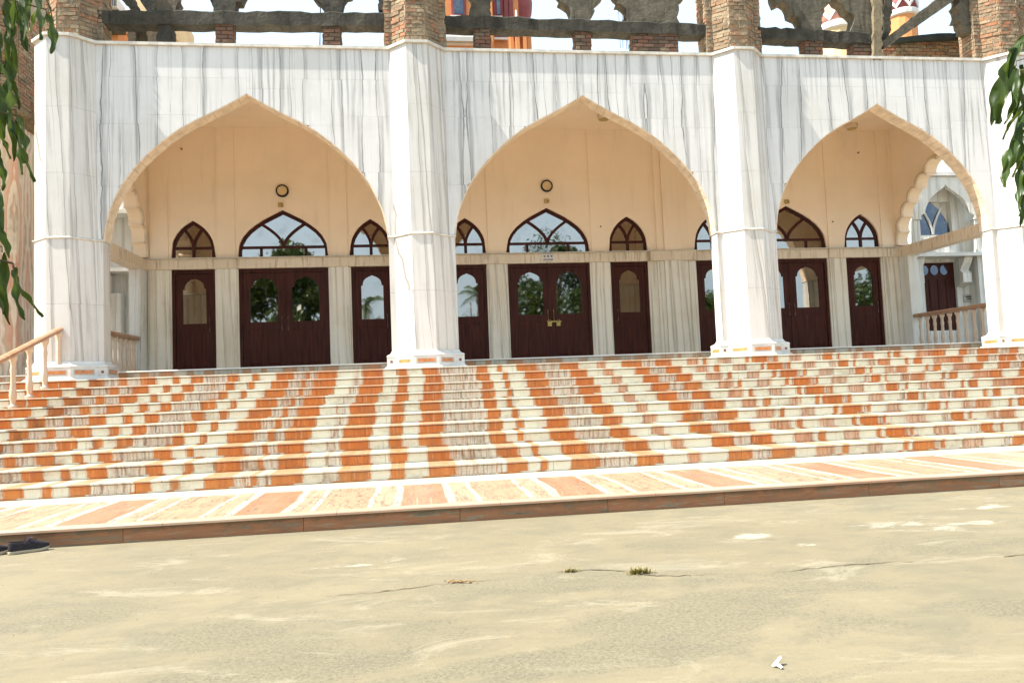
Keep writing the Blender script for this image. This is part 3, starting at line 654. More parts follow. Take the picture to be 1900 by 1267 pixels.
for di, (c, hw, dbl) in enumerate(doors):
    x0, x1 = c-hw, c+hw; y = D+0.04; fw_ = 0.07
    m = MB(); m.box(x0+.001, x0+fw_, y, y+.1, FLOOR, DTOP); m.box(x1-fw_, x1-.001, y, y+.1, FLOOR, DTOP); m.box(x0+fw_, x1-fw_, y, y+.1, DTOP-fw_*1.2, DTOP)
    fr = m.build('door', M['wood'], pw)
    ins = [(x0+fw_+.004, x1-fw_-.004)] if not dbl else [(x0+fw_+.004, c-.002), (c+.002, x1-fw_-.004)]
    for k, (a, b) in enumerate(ins):
        gz = door_leaf(fr, a, b, FLOOR+.012, DTOP-fw_*1.2-.004, y+.03, k)
        hx = (b-.07) if (k == 0 and (dbl or di % 2 == 0)) else (a+.07)
        MB().tube([(hx, y+.028, gz-.22), (hx, y-.015, gz-.20), (hx, y-.015, gz+.10), (hx, y+.028, gz+.12)], 0.011, 6).build('handle', M['brass'] if di == 4 else M['steel'], fr)
    if dbl: MB().box(c-.03, c+.03, y+.012, y+.029, FLOOR+.012, DTOP-fw_*1.3).build('meeting_stile', M['wood'], fr)
    if di == 4:
        MB().box(c-.10, c+.26, y+.0, y+.012, gz-.20, gz-.17).build('door_bolt', M['brass'], fr)
        for q in (-.09, .13): MB().box(c+q, c+q+.10, y-.03, y+.0, gz-.30, gz-.205).tube([(c+q+.02, y-.015, gz-.21), (c+q+.02, y-.015, gz-.14), (c+q+.08, y-.015, gz-.14), (c+q+.08, y-.015, gz-.21)], .009, 6).build('padlock', M['brass'], fr)
    # fanlight
    P = FD if dbl else FS; h = FH[dbl]-.004; yf = D+0.05
    out = [(c+u*hw*.998, BT1+v*h) for u, v in P]+[(c-u*hw*.998, BT1+v*h) for u, v in P[::-1][1:]]
    k = 0.072; sx = (hw-k)/hw; sz = (h-k*1.3)/h
    inn = [(c+u*hw*sx, BT1+.001+v*h*sz) for u, v in P]+[(c-u*hw*sx, BT1+.001+v*h*sz) for u, v in P[::-1][1:]]
    m = MB(); n = len(out); v = [(p[0], yf, p[1]) for p in out]+[(p[0], yf, p[1]) for p in inn]+[(p[0], yf+.07, p[1]) for p in out]+[(p[0], yf+.07, p[1]) for p in inn]; f = []
    for i in range(n-1): f += [(i, i+1, n+i+1, n+i), (n+i, n+i+1, 3*n+i+1, 3*n+i), (2*n+i, 2*n+i+1, i+1, i), (2*n+i+1, 2*n+i, 3*n+i, 3*n+i+1)]
    m.add(v, f); m.box(c-hw*sx, c+hw*sx, yf, yf+.07, BT1+.0, BT1+.045)
    fan = m.build('fanlight', M['wood'], pw)
    MB().prism(inn, 1, yf+.034, yf+.042).build('glass_pane', M['fanglass'], fan)
    bz = BT1+0.30*h if not dbl else BT1+0.235*h
    MB().box(c-hw*sx, c+hw*sx, yf+.004, yf+.034, bz-.03, bz+.03).build('crossbar', M['wood'], fan)
    if dbl:
        for q in (-.5, .5): MB().box(c+q*hw-.03, c+q*hw+.03, yf+.006, yf+.034, BT1+.04, bz-.03).build('mullion', M['wood'], fan)
        tgt = (0.50, 0.72)
    else:
        MB().box(c-.035, c+.035, yf+.006, yf+.034, BT1+.04, bz-.03).build('mullion', M['wood'], fan); tgt = (0.45, 0.80)
    for s in (-1, 1):
        q = MB(); pts = []
        for i in range(7):
            u = i/6; pts.append((c+s*hw*tgt[0]*(u**1.35), bz+.01+(BT1+h*tgt[1]-bz)*(u**0.78)))
        wv = 0.034
        for p, r in zip(pts, pts[1:]):
            d = Vector((r[0]-p[0], r[1]-p[1])).normalized(); nn = Vector((-d.y, d.x))*wv
            q.prism([(p[0]-nn.x, p[1]-nn.y), (r[0]-nn.x, r[1]-nn.y), (r[0]+nn.x, r[1]+nn.y), (p[0]+nn.x, p[1]+nn.y)], 1, yf+.008+.001*s, yf+.034)
        q.build('curved_mullion', M['wood'], fan)
# anchor holes left in the plaster
for (a, b) in ((337, 277), (1114, 421), (1544, 412), (1592, 284), (1664, 278)):
    p = at(a, b, 1, D-.002); MB().prism([(p.x+.022*math.cos(i*math.pi/4), p.z+.022*math.sin(i*math.pi/4)) for i in range(8)], 1, D-.036, D+.01).build('anchor_hole', M['inlay_dark'], pw)
# lamps on the wall
LL = ['round dark-rimmed wall lamp above the left double door', 'round dark-rimmed wall lamp above the middle double door']
for (a, b), lb in zip(((524, 355), (1014, 346)), LL):
    p = at(a, b, 1, D); t = thing('wall_lamp', lb, 'lamp', (p.x, D, p.z), 'round lamps on the porch wall')
    m = MB(); ring = []
    for i in range(24):
        an = 2*math.pi*i/24
        for r, yy in ((.150, 0), (.150, -.06), (.135, -.07), (.118, -.065), (.118, -.045)): ring.append((p.x+r*math.cos(an), D+yy, p.z+r*math.sin(an)))
    m.add(ring, [(5*i+j, 5*i+j+1, 5*((i+1) % 24)+j+1, 5*((i+1) % 24)+j) for i in range(24) for j in range(4)]); m.build('rim', M['black'], t, True)
    MB().prism([(p.x+.12*math.cos(2*math.pi*i/24), p.z+.12*math.sin(2*math.pi*i/24)) for i in range(24)], 1, D-.046, D-.02).build('diffuser', M['cream'], t)
for (a, b), lb in zip(((521, 381), (1014, 374), (1459, 375)), ('yellowed junction box over the left double door', 'yellowed junction box over the middle double door', 'yellowed junction box over the right double door')):
    p = at(a, b, 1, D); t = thing('junction_box', lb, 'junction box', (p.x, D, p.z), 'boxes above the fanlights')
    m = MB(); m.prism([(p.x-.06, p.z-.04), (p.x-.05, p.z-.05), (p.x+.05, p.z-.05), (p.x+.06, p.z-.04), (p.x+.06, p.z+.04), (p.x+.05, p.z+.05), (p.x-.05, p.z+.05), (p.x-.06, p.z+.04)], 1, D-.05, D-.001); m.build('box_body', M['boxyellow'], t)
    MB().lathe([(.018, 0), (.02, .015), (.0, .02)], (p.x+.03, D-.06, p.z-.01), 8).build('knob', M['inlay_dark'], t)
for (a, b), lb in zip(((1120, 213), (1580, 231)), ('drum shaped ceiling lamp under the middle arch', 'drum shaped ceiling lamp under the right arch')):
    p = at(a, b, 2, CEIL); t = thing('ceiling_lamp', lb, 'lamp', (p.x, p.y, CEIL), 'lamps on the porch ceiling')
    MB().lathe([(.14, -.001), (.15, -.02), (.15, -.10), (.135, -.115)], (p.x, p.y, CEIL), 20).build('drum', M['soffit'], t)
    MB().lathe([(.12, -.116), (.12, -.13), (.10, -.135)], (p.x, p.y, CEIL), 20).build('lens', M['boxyellow'], t)
# notice above the middle double door
p = at(1006, 471.5, 1, D-.08); q = at(1028, 484.5, 1, D-.08)
t = thing('notice_plate', 'small white notice with three pictograms above the middle double door', 'sign', ((p.x+q.x)/2, D-.08, q.z))
MB().box(p.x, q.x, D-.085, D-.052, q.z, p.z).build('plate', M['white'], t)
w, hh = q.x-p.x, p.z-q.z
for i in range(3):
    cx = p.x+w*(0.2+0.3*i); cz = q.z+hh*0.68; m = MB(); s = hh*0.17
    m.prism([(cx-s, cz-s), (cx+s, cz-s), (cx+s, cz+s), (cx-s, cz+s)], 1, D-.0865, D-.0852); ic = m.build('pictogram', M['greypaint'], t)
    MB().prism([(cx-s*.3, cz-s*.7), (cx+s*.3, cz-s*.7), (cx+s*.3, cz+s*.1), (cx+s*.7, cz+s*.1), (cx, cz+s*.8), (cx-s*.7, cz+s*.1), (cx-s*.3, cz+s*.1)], 1, D-.088, D-.0867).build('pictogram_mark', M['black'] if i else M['maroon'], ic)
for k, (u0, u1, vz) in enumerate(((.08, .34, .27), (.38, .92, .27), (.08, .92, .13))):
    MB().box(p.x+w*u0, p.x+w*u1, D-.0865, D-.0852, q.z+hh*vz-.005, q.z+hh*vz+.007).build('text_line', M['blueglass'], t)

# ------------------------------------------------------------------ side walls of the porch
def cusp_edge():
    cs = [(3.72, 2.90), (3.66, 3.24), (3.48, 3.60), (3.22, 3.92), (2.90, 4.20), (2.52, 4.44), (2.1, 4.70)]
    cen = Vector((2.1, 3.0)); pts = []
    for p, q in zip(cs, cs[1:]):
        p, q = Vector(p), Vector(q); mid = (p+q)/2; d = q-p; nrm = Vector((d.y, -d.x)).normalized()
        if nrm.dot(mid-cen) < 0: nrm = -nrm
        for i in range(7):
            a = math.pi*i/7; pts.append(mid-d/2*math.cos(a)+nrm*math.sin(a)*d.length*0.36)
    pts.append(Vector(cs[-1]))
    return [(v.x, v.y) for v in pts]
CE = cusp_edge(); CEM = [(4.2-a, b) for a, b in CE[::-1][1:]]
for side, (xi, xo) in enumerate(((-6.30, -6.58), (12.60, 12.88))):
    t = thing('porch_side_wall', ('peach side wall with lobed arch at the left end of the porch', 'peach side wall with lobed arch at the right end of the porch')[side], 'wall', (xi, 2, FLOOR), 'end walls of the porch')
    ya, yb = WT+0.01, D+0.15
    edge = CE+CEM
    lo, hi = min(xi, xo), max(xi, xo)
    poly = [(yb, 2.87), (yb, CEIL), (2.1, CEIL)]+[p for p in CE[::-1]]
    MB().prism(poly, 0, lo, hi).build('arch_half', M['plaster'], t)
    poly = [(ya, 2.87), (ya, CEIL), (2.1-.0005, CEIL), (2.1-.0005, CE[-1][1])]+[p for p in CEM]
    MB().prism(poly, 0, lo, hi).build('arch_half', M['plaster'], t)
    # raised lobed rim
    rim_o = [(2.1+(a-2.1)*1.05, 3.0+(b-3.0)*1.05) for a, b in CE]
    sg = 1 if side == 0 else -1
    for a0 in range(0, len(CE)-1, 7):
        seg = CE[a0:a0+8]; so_ = rim_o[a0:a0+8]
        for fl in (0, 1):
            s1 = [(4.2-a, b) for a, b in seg] if fl else seg; s2 = [(4.2-a, b) for a, b in so_] if fl else so_
            MB().prism(s1+s2[::-1], 0, min(xi, xi+sg*.05), max(xi, xi+sg*.05)).build('rim_lobe', M['soffit'], t)
    yy = ya
    while yy < D-.05:
        w = min(0.30, D-yy)
        MB().box(lo, hi, yy+.001, yy+w-.001, 2.60, 2.865).build('beam_tile', M['bandtile'], t); yy += w
    MB().box(lo+.01, hi-.01, D-.42, D+.16, FLOOR, 2.598).build('marble_pier', M['marble_back'], t)
# balustrades closing the two ends
def bal_prof(h): return [(.052, 0), (.052, .035), (.03, .05), (.026, .08), (.036, .14), (.042, .20), (.034, .30), (.028, h*.45), (.026, h*.62), (.034, h*.72), (.026, h*.78), (.028, h*.86), (.048, h*.93), (.05, h)]
for side, xx in enumerate((-6.42, 12.72)):
    t = thing('balustrade', ('short pink stone balustrade behind the left end column', 'short pink stone balustrade at the right end of the porch')[side], 'balustrade', (xx, 2, FLOOR), 'balustrades at the ends of the porch')
    y1, y2 = 0.5, 3.46
    MB().prism([(xx-.07, FLOOR+.80), (xx+.07, FLOOR+.80), (xx+.085, FLOOR+.83), (xx+.085, FLOOR+.86), (xx+.06, FLOOR+.89), (xx-.06, FLOOR+.89), (xx-.085, FLOOR+.86), (xx-.085, FLOOR+.83)], 1, y1-.15, y2+.05).build('handrail', M['rail'], t)
    bme = MB().lathe(bal_prof(.80), n=12).data('baluster', M['baluster'], True)
    n = 11
    for i in range(n): inst('baluster', bme, t, (xx, y1+(y2-y1)*(i+.5)/n, FLOOR), 0, (1.25, 1.25, 1))
# stone handrail down the left side of the stairs
XH = -6.42
t = thing('stair_handrail', 'sloping pink stone handrail on turned balusters at the left of the steps', 'handrail', (XH, -2.5, -0.6))
def rz(y): return 0.86+(y+0.45)*0.318
m = MB(); prof = [(-.05, -.035), (.05, -.035), (.068, -.01), (.062, .025), (.03, .045), (-.03, .045), (-.062, .025), (-.068, -.01)]
ys = [-0.30, -2, -4, -5.1]; v = []
for y in ys: v += [(XH+a, y, rz(y)+b) for a, b in prof]
m.add(v, [(i*8+j, i*8+(j+1) % 8, (i+1)*8+(j+1) % 8, (i+1)*8+j) for i in range(3) for j in range(8)]+[tuple(range(7, -1, -1)), tuple(range(24, 32))])
m.build('rail', M['rail'], t)
for i in range(9):
    y = -(Y0+i*TREAD)+0.19; z = -i*RISE; hgt = rz(y)-.03-z
    MB().lathe([(r*1.3, q) for r, q in bal_prof(hgt)], (XH, y, z), 12).build('baluster', M['baluster'], t, True)

# ------------------------------------------------------------------ corner pavilions beyond the ends
t = thing('pavilion_wall', 'white marble pavilion wall with ogee window and brown door at the right end', 'wall', (14.5, 4.6, 0))
yw = 4.9
MB().box(12.95, 13.95, yw, yw+.3, -.2, 5.6).box(15.05, 18, yw, yw+.3, -.2, 5.6).box(13.95, 15.05, yw, yw+.3, 2.62, 3.3).box(13.95, 15.05, yw, yw+.3, 4.35, 5.6).box(13.95, 15.05, yw, yw+.3, -.2, .68).build('wall', M['marble_back'], t)
og = [(1, 0), (1.0, .12), (.86, .18), (.80, .34), (.62, .60), (.30, .80), (.10, .90), (0, 1.0)]
xc_, hw_ = 14.62, .80
cut = [(xc_+u*hw_, 3.75+v*.98) for u, v in og]+[(xc_-u*hw_, 3.75+v*.98) for u, v in og[::-1][1:]]
MB().prism([(xc_-1.05, 3.75), (xc_-1.05, 4.95), (xc_+1.05, 4.95), (xc_+1.05, 3.75)]+cut, 1, yw-.42, yw-.30).build('ogee_hood', M['marble_back'], t)
MB().box(xc_-1.15, xc_+1.15, yw-.5, yw, 4.96, 5.06).build('hood_ledge', M['base_white'], t)
for s in (-1, 1): MB().box(xc_+s*.95-.12, xc_+s*.95+.12, yw-.38, yw-.001, .15, 3.745).build('pilaster', M['marble_back'], t)
MB().box(13.6, 15.7, yw-.55, yw-.001, 2.70, 2.80).build('ledge', M['base_white'], t)
for s in (-1, 1):
    cx = 14.45+s*.72
    MB().prism([(yw-.01, 1.9), (yw-.30, 2.0), (yw-.30, 2.25), (yw-.20, 2.35), (yw-.34, 2.55), (yw-.40, 2.69), (yw-.01, 2.69)], 0, cx-.13, cx+.13).build('bracket', M['marble_back'], t)
wpts = [(1, 0), (1, .2), (.9, .42), (.7, .62), (.4, .82), (.15, .94), (0, 1)]
wc, ww, wz, wh = 14.5, .55, 3.30, 1.05
win = MB().prism([(wc+u*ww, wz+v*wh) for u, v in wpts]+[(wc-u*ww, wz+v*wh) for u, v in wpts[::-1][1:]], 1, yw+.10, yw+.14).build('window', M['blueglass'], t)
for s in (-1, 1):
    q = MB()
    for i in range(6):
        u0, u1 = i/6, (i+1)/6; f = lambda u: (wc+s*ww*.55*u**1.3, wz+.12+wh*.72*u**.8)
        p0, p1 = f(u0), f(u1); q.prism([(p0[0]-.03, p0[1]), (p1[0]-.03, p1[1]), (p1[0]+.03, p1[1]), (p0[0]+.03, p0[1])], 1, yw+.06+.002*s, yw+.098)
    q.build('mullion', M['marble_back'], win)
MB().box(wc-ww, wc+ww, yw+.05, yw+.099, wz-.02, wz+.10).build('sill', M['marble_back'], win)
MB().box(13.9, 15.1, yw+.16, yw+.29, 3.25, 4.4).build('window_back', M['marble_back'], t)
dr = MB().box(13.955, 15.045, yw+.06, yw+.12, .69, 2.61).build('door', M['wood'], t)
for i in range(3):
    MB().prism([(14.13+.30*i+.12*math.cos(k*math.pi/6), 2.40+.14*math.sin(k*math.pi/6)) for k in range(12)], 1, yw+.045, yw+.059).build('door_light', M['blueglass'], dr)
for i in range(4): MB().box(13.99+.26*i, 14.21+.26*i, yw+.045, yw+.059, .8, 2.15).build('door_board', M['wood'], dr)
p = at(1800, 553, 1, yw); MB().box(p.x-.22, p.x+.22, yw-.03, yw-.001, p.z-.10, p.z+.10).build('name_plate', M['greypaint'], t)
for k, (u0, u1) in enumerate(((-.16, .16), (-.12, .13))): MB().box(p.x+u0, p.x+u1, yw-.034, yw-.0305, p.z+.02-.06*k, p.z+.05-.06*k).build('plate_line', M['black'], t)

t = thing('pavilion_wall', 'white marble pavilion wall seen through the opening at the left end', 'wall', (-8, 4.9, 0))
MB().box(-11, -6.62, yw, yw+.3, -.2, 5.6).build('wall', M['marble_back'], t)
MB().box(-7.6, -7.15, yw-.3, yw-.001, .1, 2.2).build('door_frame', M['marble_back'], t)
MB().prism([(yw-.01, 1.75), (yw-.36, 1.85), (yw-.36, 2.15), (yw-.22, 2.3), (yw-.36, 2.5), (yw-.42, 2.66), (yw-.01, 2.66)], 0, -7.72, -7.40).build('bracket', M['marble_back'], t)
for zz in (2.7, 4.1): MB().box(-9.5, -6.63, yw-.5, yw-.001, zz, zz+.09).build('ledge', M['base_white'], t)
t = thing('white_pilaster', 'white moulded marble pier between the pink tower and the left end column', 'pier', (-8.1, 2.6, 0))
MB().box(-8.55, -7.72, 2.6, 2.9, -.2, 5.2).build('shaft', M['marble_back'], t)
for zz, e, hh in ((4.05, .14, .16), (3.95, .08, .08), (3.2, .05, .03), (2.95, .05, .03), (2.25, .12, .14), (1.2, .1, .25)):
    MB().box(-8.55-.02, -7.72+.02, 2.6-e, 2.6-.001, zz, zz+hh).build('moulding', M['base_white'], t)

# ------------------------------------------------------------------ bricks
def unit_brick(sd):
    r = random.Random(sd); j = lambda k: r.uniform(-k, k)
    v = []
    for z in (0, 1):
        for x, y in ((-.5, 0), (.5, 0), (.5, 1), (-.5, 1)): v.append((x+j(.03), y+j(.06), z+j(.05)))
    v += [(0+j(.1), -.05+j(.05), 0+j(.03)), (0+j(.1), -.05+j(.05), 1+j(.06))]
    f = [(3, 2, 1, 8, 0), (4, 9, 5, 6, 7), (0, 8, 9, 4), (8, 1, 5, 9), (1, 2, 6, 5), (2, 3, 7, 6), (3, 0, 4, 7)]
    return v, f
BR = {}
for nm in ('brick', 'darkbrick'):
    BR[nm] = []
    for k in range(5):
        v, f = unit_brick(k); b = MB().add(v, f); BR[nm].append(b.data('brick', M[nm]))
def brick_face(parent, p, q, z0, z1, mat='brick', bl=0.225, ch=0.078, depth=0.10):
    p, q = Vector((p[0], p[1])), Vector((q[0], q[1])); d = q-p; L = d.length; d.normalize(); ang = math.atan2(d.y, d.x); nn = Vector((d.y, -d.x))
    z = z0; row = 0
    while z < z1-.02:
        s = -(bl/2 if row % 2 else 0)-random.uniform(0, .02)
        while s < L-.02:
            a, b = max(s, 0), min(s+bl, L)
            if b-a > .04:
                c = p+d*((a+b)/2)+nn*(random.uniform(.0, .022))
                inst('brick', random.choice(BR[mat]), parent, (c.x, c.y, z+random.uniform(0, .004)), ang+random.uniform(-.015, .015), (b-a-.014, depth, ch-.015))
            s += bl
        z += ch; row += 1
PL = ['weathered brick pillar standing on the left end column', 'red brick pillar standing on the column left of the middle arch', 'brick pillar standing on the column right of the middle arch', 'sunlit brick pillar standing on the right end column']
for ci, xc in enumerate(XC):
    t = thing('brick_pillar', PL[ci], 'pillar', (xc, 0, H), 'brick pillars above the coping')
    R2, B2, A2 = ((0.50, 0.42, 0.19), (0.60, 0.46, 0.19), (0.60, 0.46, 0.19), (0.66, 0.5, 0.2))[ci]; xc += (0.13, 0, 0, 0)[ci]
    PB = [(xc-R2, .5), (xc-R2, .06), (xc-B2, .06), (xc-A2, -.17), (xc+A2, -.17), (xc+B2, .06), (xc+R2, .06), (xc+R2, .5)]
    m = MB(); loft(m, [(PB, H+.0), (PB, 9.0)]); m.build('mortar_core', M['mortar'], t)
    for j in range(7):
        if j in (0, 6): brick_face(t, PB[j], PB[j+1], H+.02, 7.75, depth=.05)
        else: brick_face(t, PB[j], PB[j+1], H+.02, 7.75, depth=.05)

# ------------------------------------------------------------------ unfinished frames between the pillars
def rough(poly, j, step=0.07):
    out = []
    for i in range(len(poly)):
        p, q = Vector(poly[i]), Vector(poly[(i+1) % len(poly)]); n = max(1, int((q-p).length/step))
        for k in range(n):
            r = p.lerp(q, k/n); out.append((r.x+random.uniform(-j, j), r.y+random.uniform(-j, j)))
    return out
def pq(px, y): return [(lambda v: (v.x, v.z))(at(a, b, 1, y)) for a, b in px]
def slab(par, name, px, y0, y1, mat, j=0.026):
    return MB().prism(rough(pq(px, y0), j), 1, y0, y1).build(name, mat, par)
def post(par, px0, px1, ztop_px, mat='darkbrick'):
    a = at(px0, 80, 1, .1).x; b = at(px1, 80, 1, .1).x; zt = at((px0+px1)/2, ztop_px, 1, .1).z
    MB().box(a+.01, b-.01, .112, .34, H, zt+.05).build('post_core', M['mortar_dark'], par)
    brick_face(par, (a, .10), (b, .10), H+.015, zt+.03, mat, depth=.06)
    brick_face(par, (a, .34), (a, .12), H+.015, zt+.03, mat, depth=.03); brick_face(par, (b, .12), (b, .34), H+.015, zt+.03, mat, depth=.03)
def rail_beam(par, a, b, za0, za1, zb0, zb1):
    n = 26; v = []
    for i in range(n+1):
        u = i/n; x = a+(b-a)*u; z0 = za0+(zb0-za0)*u+random.uniform(-.012, .012); z1 = za1+(zb1-za1)*u+random.uniform(-.022, .022)
        dy = random.uniform(-.012, .012)
        v += [(x, .06+dy, z0), (x, .05+dy, z1-.03), (x, .085+dy, z1), (x, .38, z1), (x, .38, z0)]
    f = [(5*i+j, 5*(i+1)+j, 5*(i+1)+(j+1) % 5, 5*i+(j+1) % 5) for i in range(n) for j in range(5)]+[(0, 1, 2, 3, 4), tuple(5*n+k for k in (4, 3, 2, 1, 0))]
    MB().add(v, f).build('beam', M['conc_dark'], par)
FRL = ['unfinished concrete frame on brick posts above the left arch', 'unfinished concrete frame on brick posts above the middle arch', 'unfinished concrete frame with lobed arches above the right arch']
fr = [thing('roof_frame', FRL[k], 'frame', (BC[k], .2, H), 'unfinished frames above the coping') for k in range(3)]
rail_beam(fr[0], -5.9, -.55, 6.66, 6.93, 6.74, 7.02); rail_beam(fr[1], .58, 6.05, 6.74, 7.0, 6.70, 6.96); rail_beam(fr[2], 7.1, 10.1, 6.66, 6.93, 6.59, 6.84)
for a, b in ((400, 433), (600, 632)): post(fr[0], a, b, 50)
for a, b in ((881, 910), (1068, 1097), (1174, 1258)): post(fr[1], a, b, 56)
for a, b in ((1493, 1526), (1583, 1620)): post(fr[2], a, b, 76)
slab(fr[0], 'lobed_arch_stub', [(399.5, 26), (396, 19), (397, 12), (392, 6), (394, 0), (386, -6), (382, -18), (360, -30), (340, -60), (490, -60), (470, -30), (458, -18), (452, -4), (448, 3), (437, 5), (439, 10), (434, 17), (437, 26)], .08, .36, M['conc_dark'])
slab(fr[0], 'lobed_arch_stub', [(601, 28), (599, 12), (594, 3), (588, 0), (580, -12), (560, -30), (545, -60), (690, -60), (672, -30), (652, -12), (640, 0), (638, 6), (636, 13), (632, 27)], .08, .36, M['conc_dark'])
slab(fr[0], 'lobed_arch_stub', [(712, 24), (710, 18), (704, 17), (702, 9), (706, 0), (700, -12), (690, -40), (735, -60), (735, 24)], .1, .36, M['conc_dark'])
slab(fr[0], 'brick_stub', [(288, 27), (288, -40), (331, -40), (330, 8), (328, 14), (324, 20), (325, 27)], .1, .4, M['mortar_dark'])
slab(fr[0], 'wide_post', [(292, 88), (292, 26), (316, 40), (317, 88)], .1, .4, M['conc_dark'])
slab(fr[0], 'leaning_strut', [(252, 30), (270, 34), (222, -40), (196, -40)], .6, .85, M['conc'])
slab(fr[0], 'leaning_strut', [(258, 0), (290, 40), (312, 40), (268, -40), (235, -40)], .9, 1.15, M['conc_dark'])
slab(fr[0], 'rear_post', [(252, 90), (252, 38), (272, 38), (272, 90)], .6, .85, M['conc_tan'])
slab(fr[0], 'rear_wall', [(236, 90), (236, 34), (300, 34), (300, 90)], 1.3, 1.5, M['mortar_dark'])
slab(fr[1], 'lobed_arch_stub', [(877, 32), (871, 20), (873, 12), (878, 4), (874, -6), (860, -20), (850, -60), (940, -60), (918, -20), (911, 0), (911, 32)], .08, .36, M['conc'])
slab(fr[1], 'lobed_arch_stub', [(1060, 40), (1059, 24), (1056, 13), (1047, 9), (1039, 4), (1042, -6), (1030, -20), (1018, -60), (1150, -60), (1130, -20), (1118, -8), (1112, 0), (1101, 8), (1102, 22), (1096, 38)], .08, .36, M['conc'])
slab(fr[1], 'lobed_arch_stub', [(1168, 42), (1159, 29), (1165, 18), (1159, 10), (1146, 6), (1148, -4), (1130, -20), (1120, -60), (1300, -60), (1282, -20), (1266, -2), (1259, 3), (1261, 20), (1256, 32), (1261, 46)], .08, .36, M['conc'])
slab(fr[2], 'lobed_arch_stub', [(1487, 56), (1486, 44), (1481, 34), (1475, 30), (1468, 28), (1467, 19), (1461, 10), (1452, 5), (1441, 7), (1436, -2), (1430, -60), (1560, -60), (1547, -4), (1540, 6), (1531, 15), (1526, 30), (1524, 60)], .08, .36, M['conc'])
slab(fr[2], 'lobed_arch_stub', [(1578, 62), (1580, 50), (1585, 44), (1587, 34), (1582, 24), (1572, 22), (1565, 10), (1556, 2), (1552, -6), (1545, -60), (1625, -60), (1624, 66)], .09, .37, M['conc'])
slab(fr[2], 'tan_post', [(1620, 112), (1621, -60), (1640, -60), (1636, 112)], -.02, .06, M['conc_tan'])
slab(fr[2], 'side_post', [(1637, 72), (1640, 0), (1638, -60), (1652, -60), (1656, 0), (1650, 72)], .1, .5, M['conc'], .03)
slab(fr[2], 'leaning_strut', [(1638, 76), (1640, 90), (1775, -2), (1800, -20), (1800, -45), (1770, -26)], .02, .30, M['conc'], .012)
slab(fr[2], 'rear_sheet_roof', [(1660, 78), (1668, 70), (1740, 62), (1806, 62), (1806, 70), (1740, 72)], 1.08, 1.34, M['roofdark'], .004)
rw = thing('rear_brick_wall', 'low brown brick wall under a dark sheet roof beside the right pillar', 'wall', (11.5, 2.4, H))
a = at(1640, 100, 1, 1.2).x; b = at(1812, 100, 1, 1.2).x
MB().box(a, b, 1.26, 1.5, CEIL+.1, at(1740, 70, 1, 1.2).z).build('wall_core', M['mortar_dark'], rw)
brick_face(rw, (a, 1.25), (b, 1.25), 6.3, at(1740, 72, 1, 1.2).z, 'brick', depth=.05)
for ci, (p0, p1) in enumerate((((1784, 64), (1802, 64)),)):
    slab(fr[2], 'lobed_arch_stub', [(1803, 62), (1790, 58), (1782, 40), (1776, 37), (1780, 26), (1776, 12), (1781, 4), (1776, -10), (1770, -60), (1803, -60)], .1, .36, M['conc'], .03)
# hanging wires
cb = [[(592, -40), (594, 84)], [(595, -40), (593, 84)], [(1144, -30), (1151, 90)], [(1151, -30), (1156, 90)], [(1160, 30), (1163, 92)], [(1162, 62), (1166, 92)], [(1171, 62), (1172, 92)]]
wt = [thing('wire_pair', 'pair of thin black wires hanging left of the brick post by the second pillar', 'wires', at(594, 84, 1, .7)), thing('wire_bunch', 'bunch of five thin black wires hanging beside the wide brick post', 'wires', at(1160, 92, 1, .7))]
for k, ((x0, y0_), (x1, y1_)) in enumerate(cb):
    p, q = at(x0, y0_, 1, .7), at(x1, y1_, 1, .7)
    MB().tube([p, p.lerp(q, .5)+Vector((.01, 0, 0)), q], .006, 5).build('wire', M['cable'], wt[0 if k < 2 else 1])

# ------------------------------------------------------------------ left tower: pink marble below, brick above
def octa(cx, cy, r): return [(cx+r/math.cos(math.pi/8)*math.cos(math.pi/8+k*math.pi/4), cy+r/math.cos(math.pi/8)*math.sin(math.pi/8+k*math.pi/4)) for k in range(8)]
t = thing('corner_tower', 'corner tower of pink wavy marble with bare brick above at the left edge', 'tower', (-9.0, 1.4, 0))
cxt, cyt = -9.34, 1.95
m = MB(); o = octa(cxt, cyt, 1.42); loft(m, [(o, -1.0), (o, 5.2)]); m.build('marble_cladding', M['pink'], t)
m = MB(); loft(m, [(octa(cxt, cyt, r), z) for r, z in ((1.42, 5.2), (1.50, 5.24), (1.52, 5.34), (1.60, 5.38), (1.60, 5.46), (1.46, 5.5))]); m.build('cornice', M['conc_tan'], t)
o = octa(cxt, cyt, 1.45); m = MB(); loft(m, [(o, 5.5), (o, 9.0)]); m.build('mortar_core', M['mortar'], t)
fc = sorted([(o[i-1], o[i]) for i in range(8)], key=lambda e: e[0][1]+e[1][1])
for (p, q) in fc[:5]:
    if (p[0]+q[0])/2 < cxt+.5: continue
    brick_face(t, p, q, 5.52, 7.7, 'brick', depth=.05)

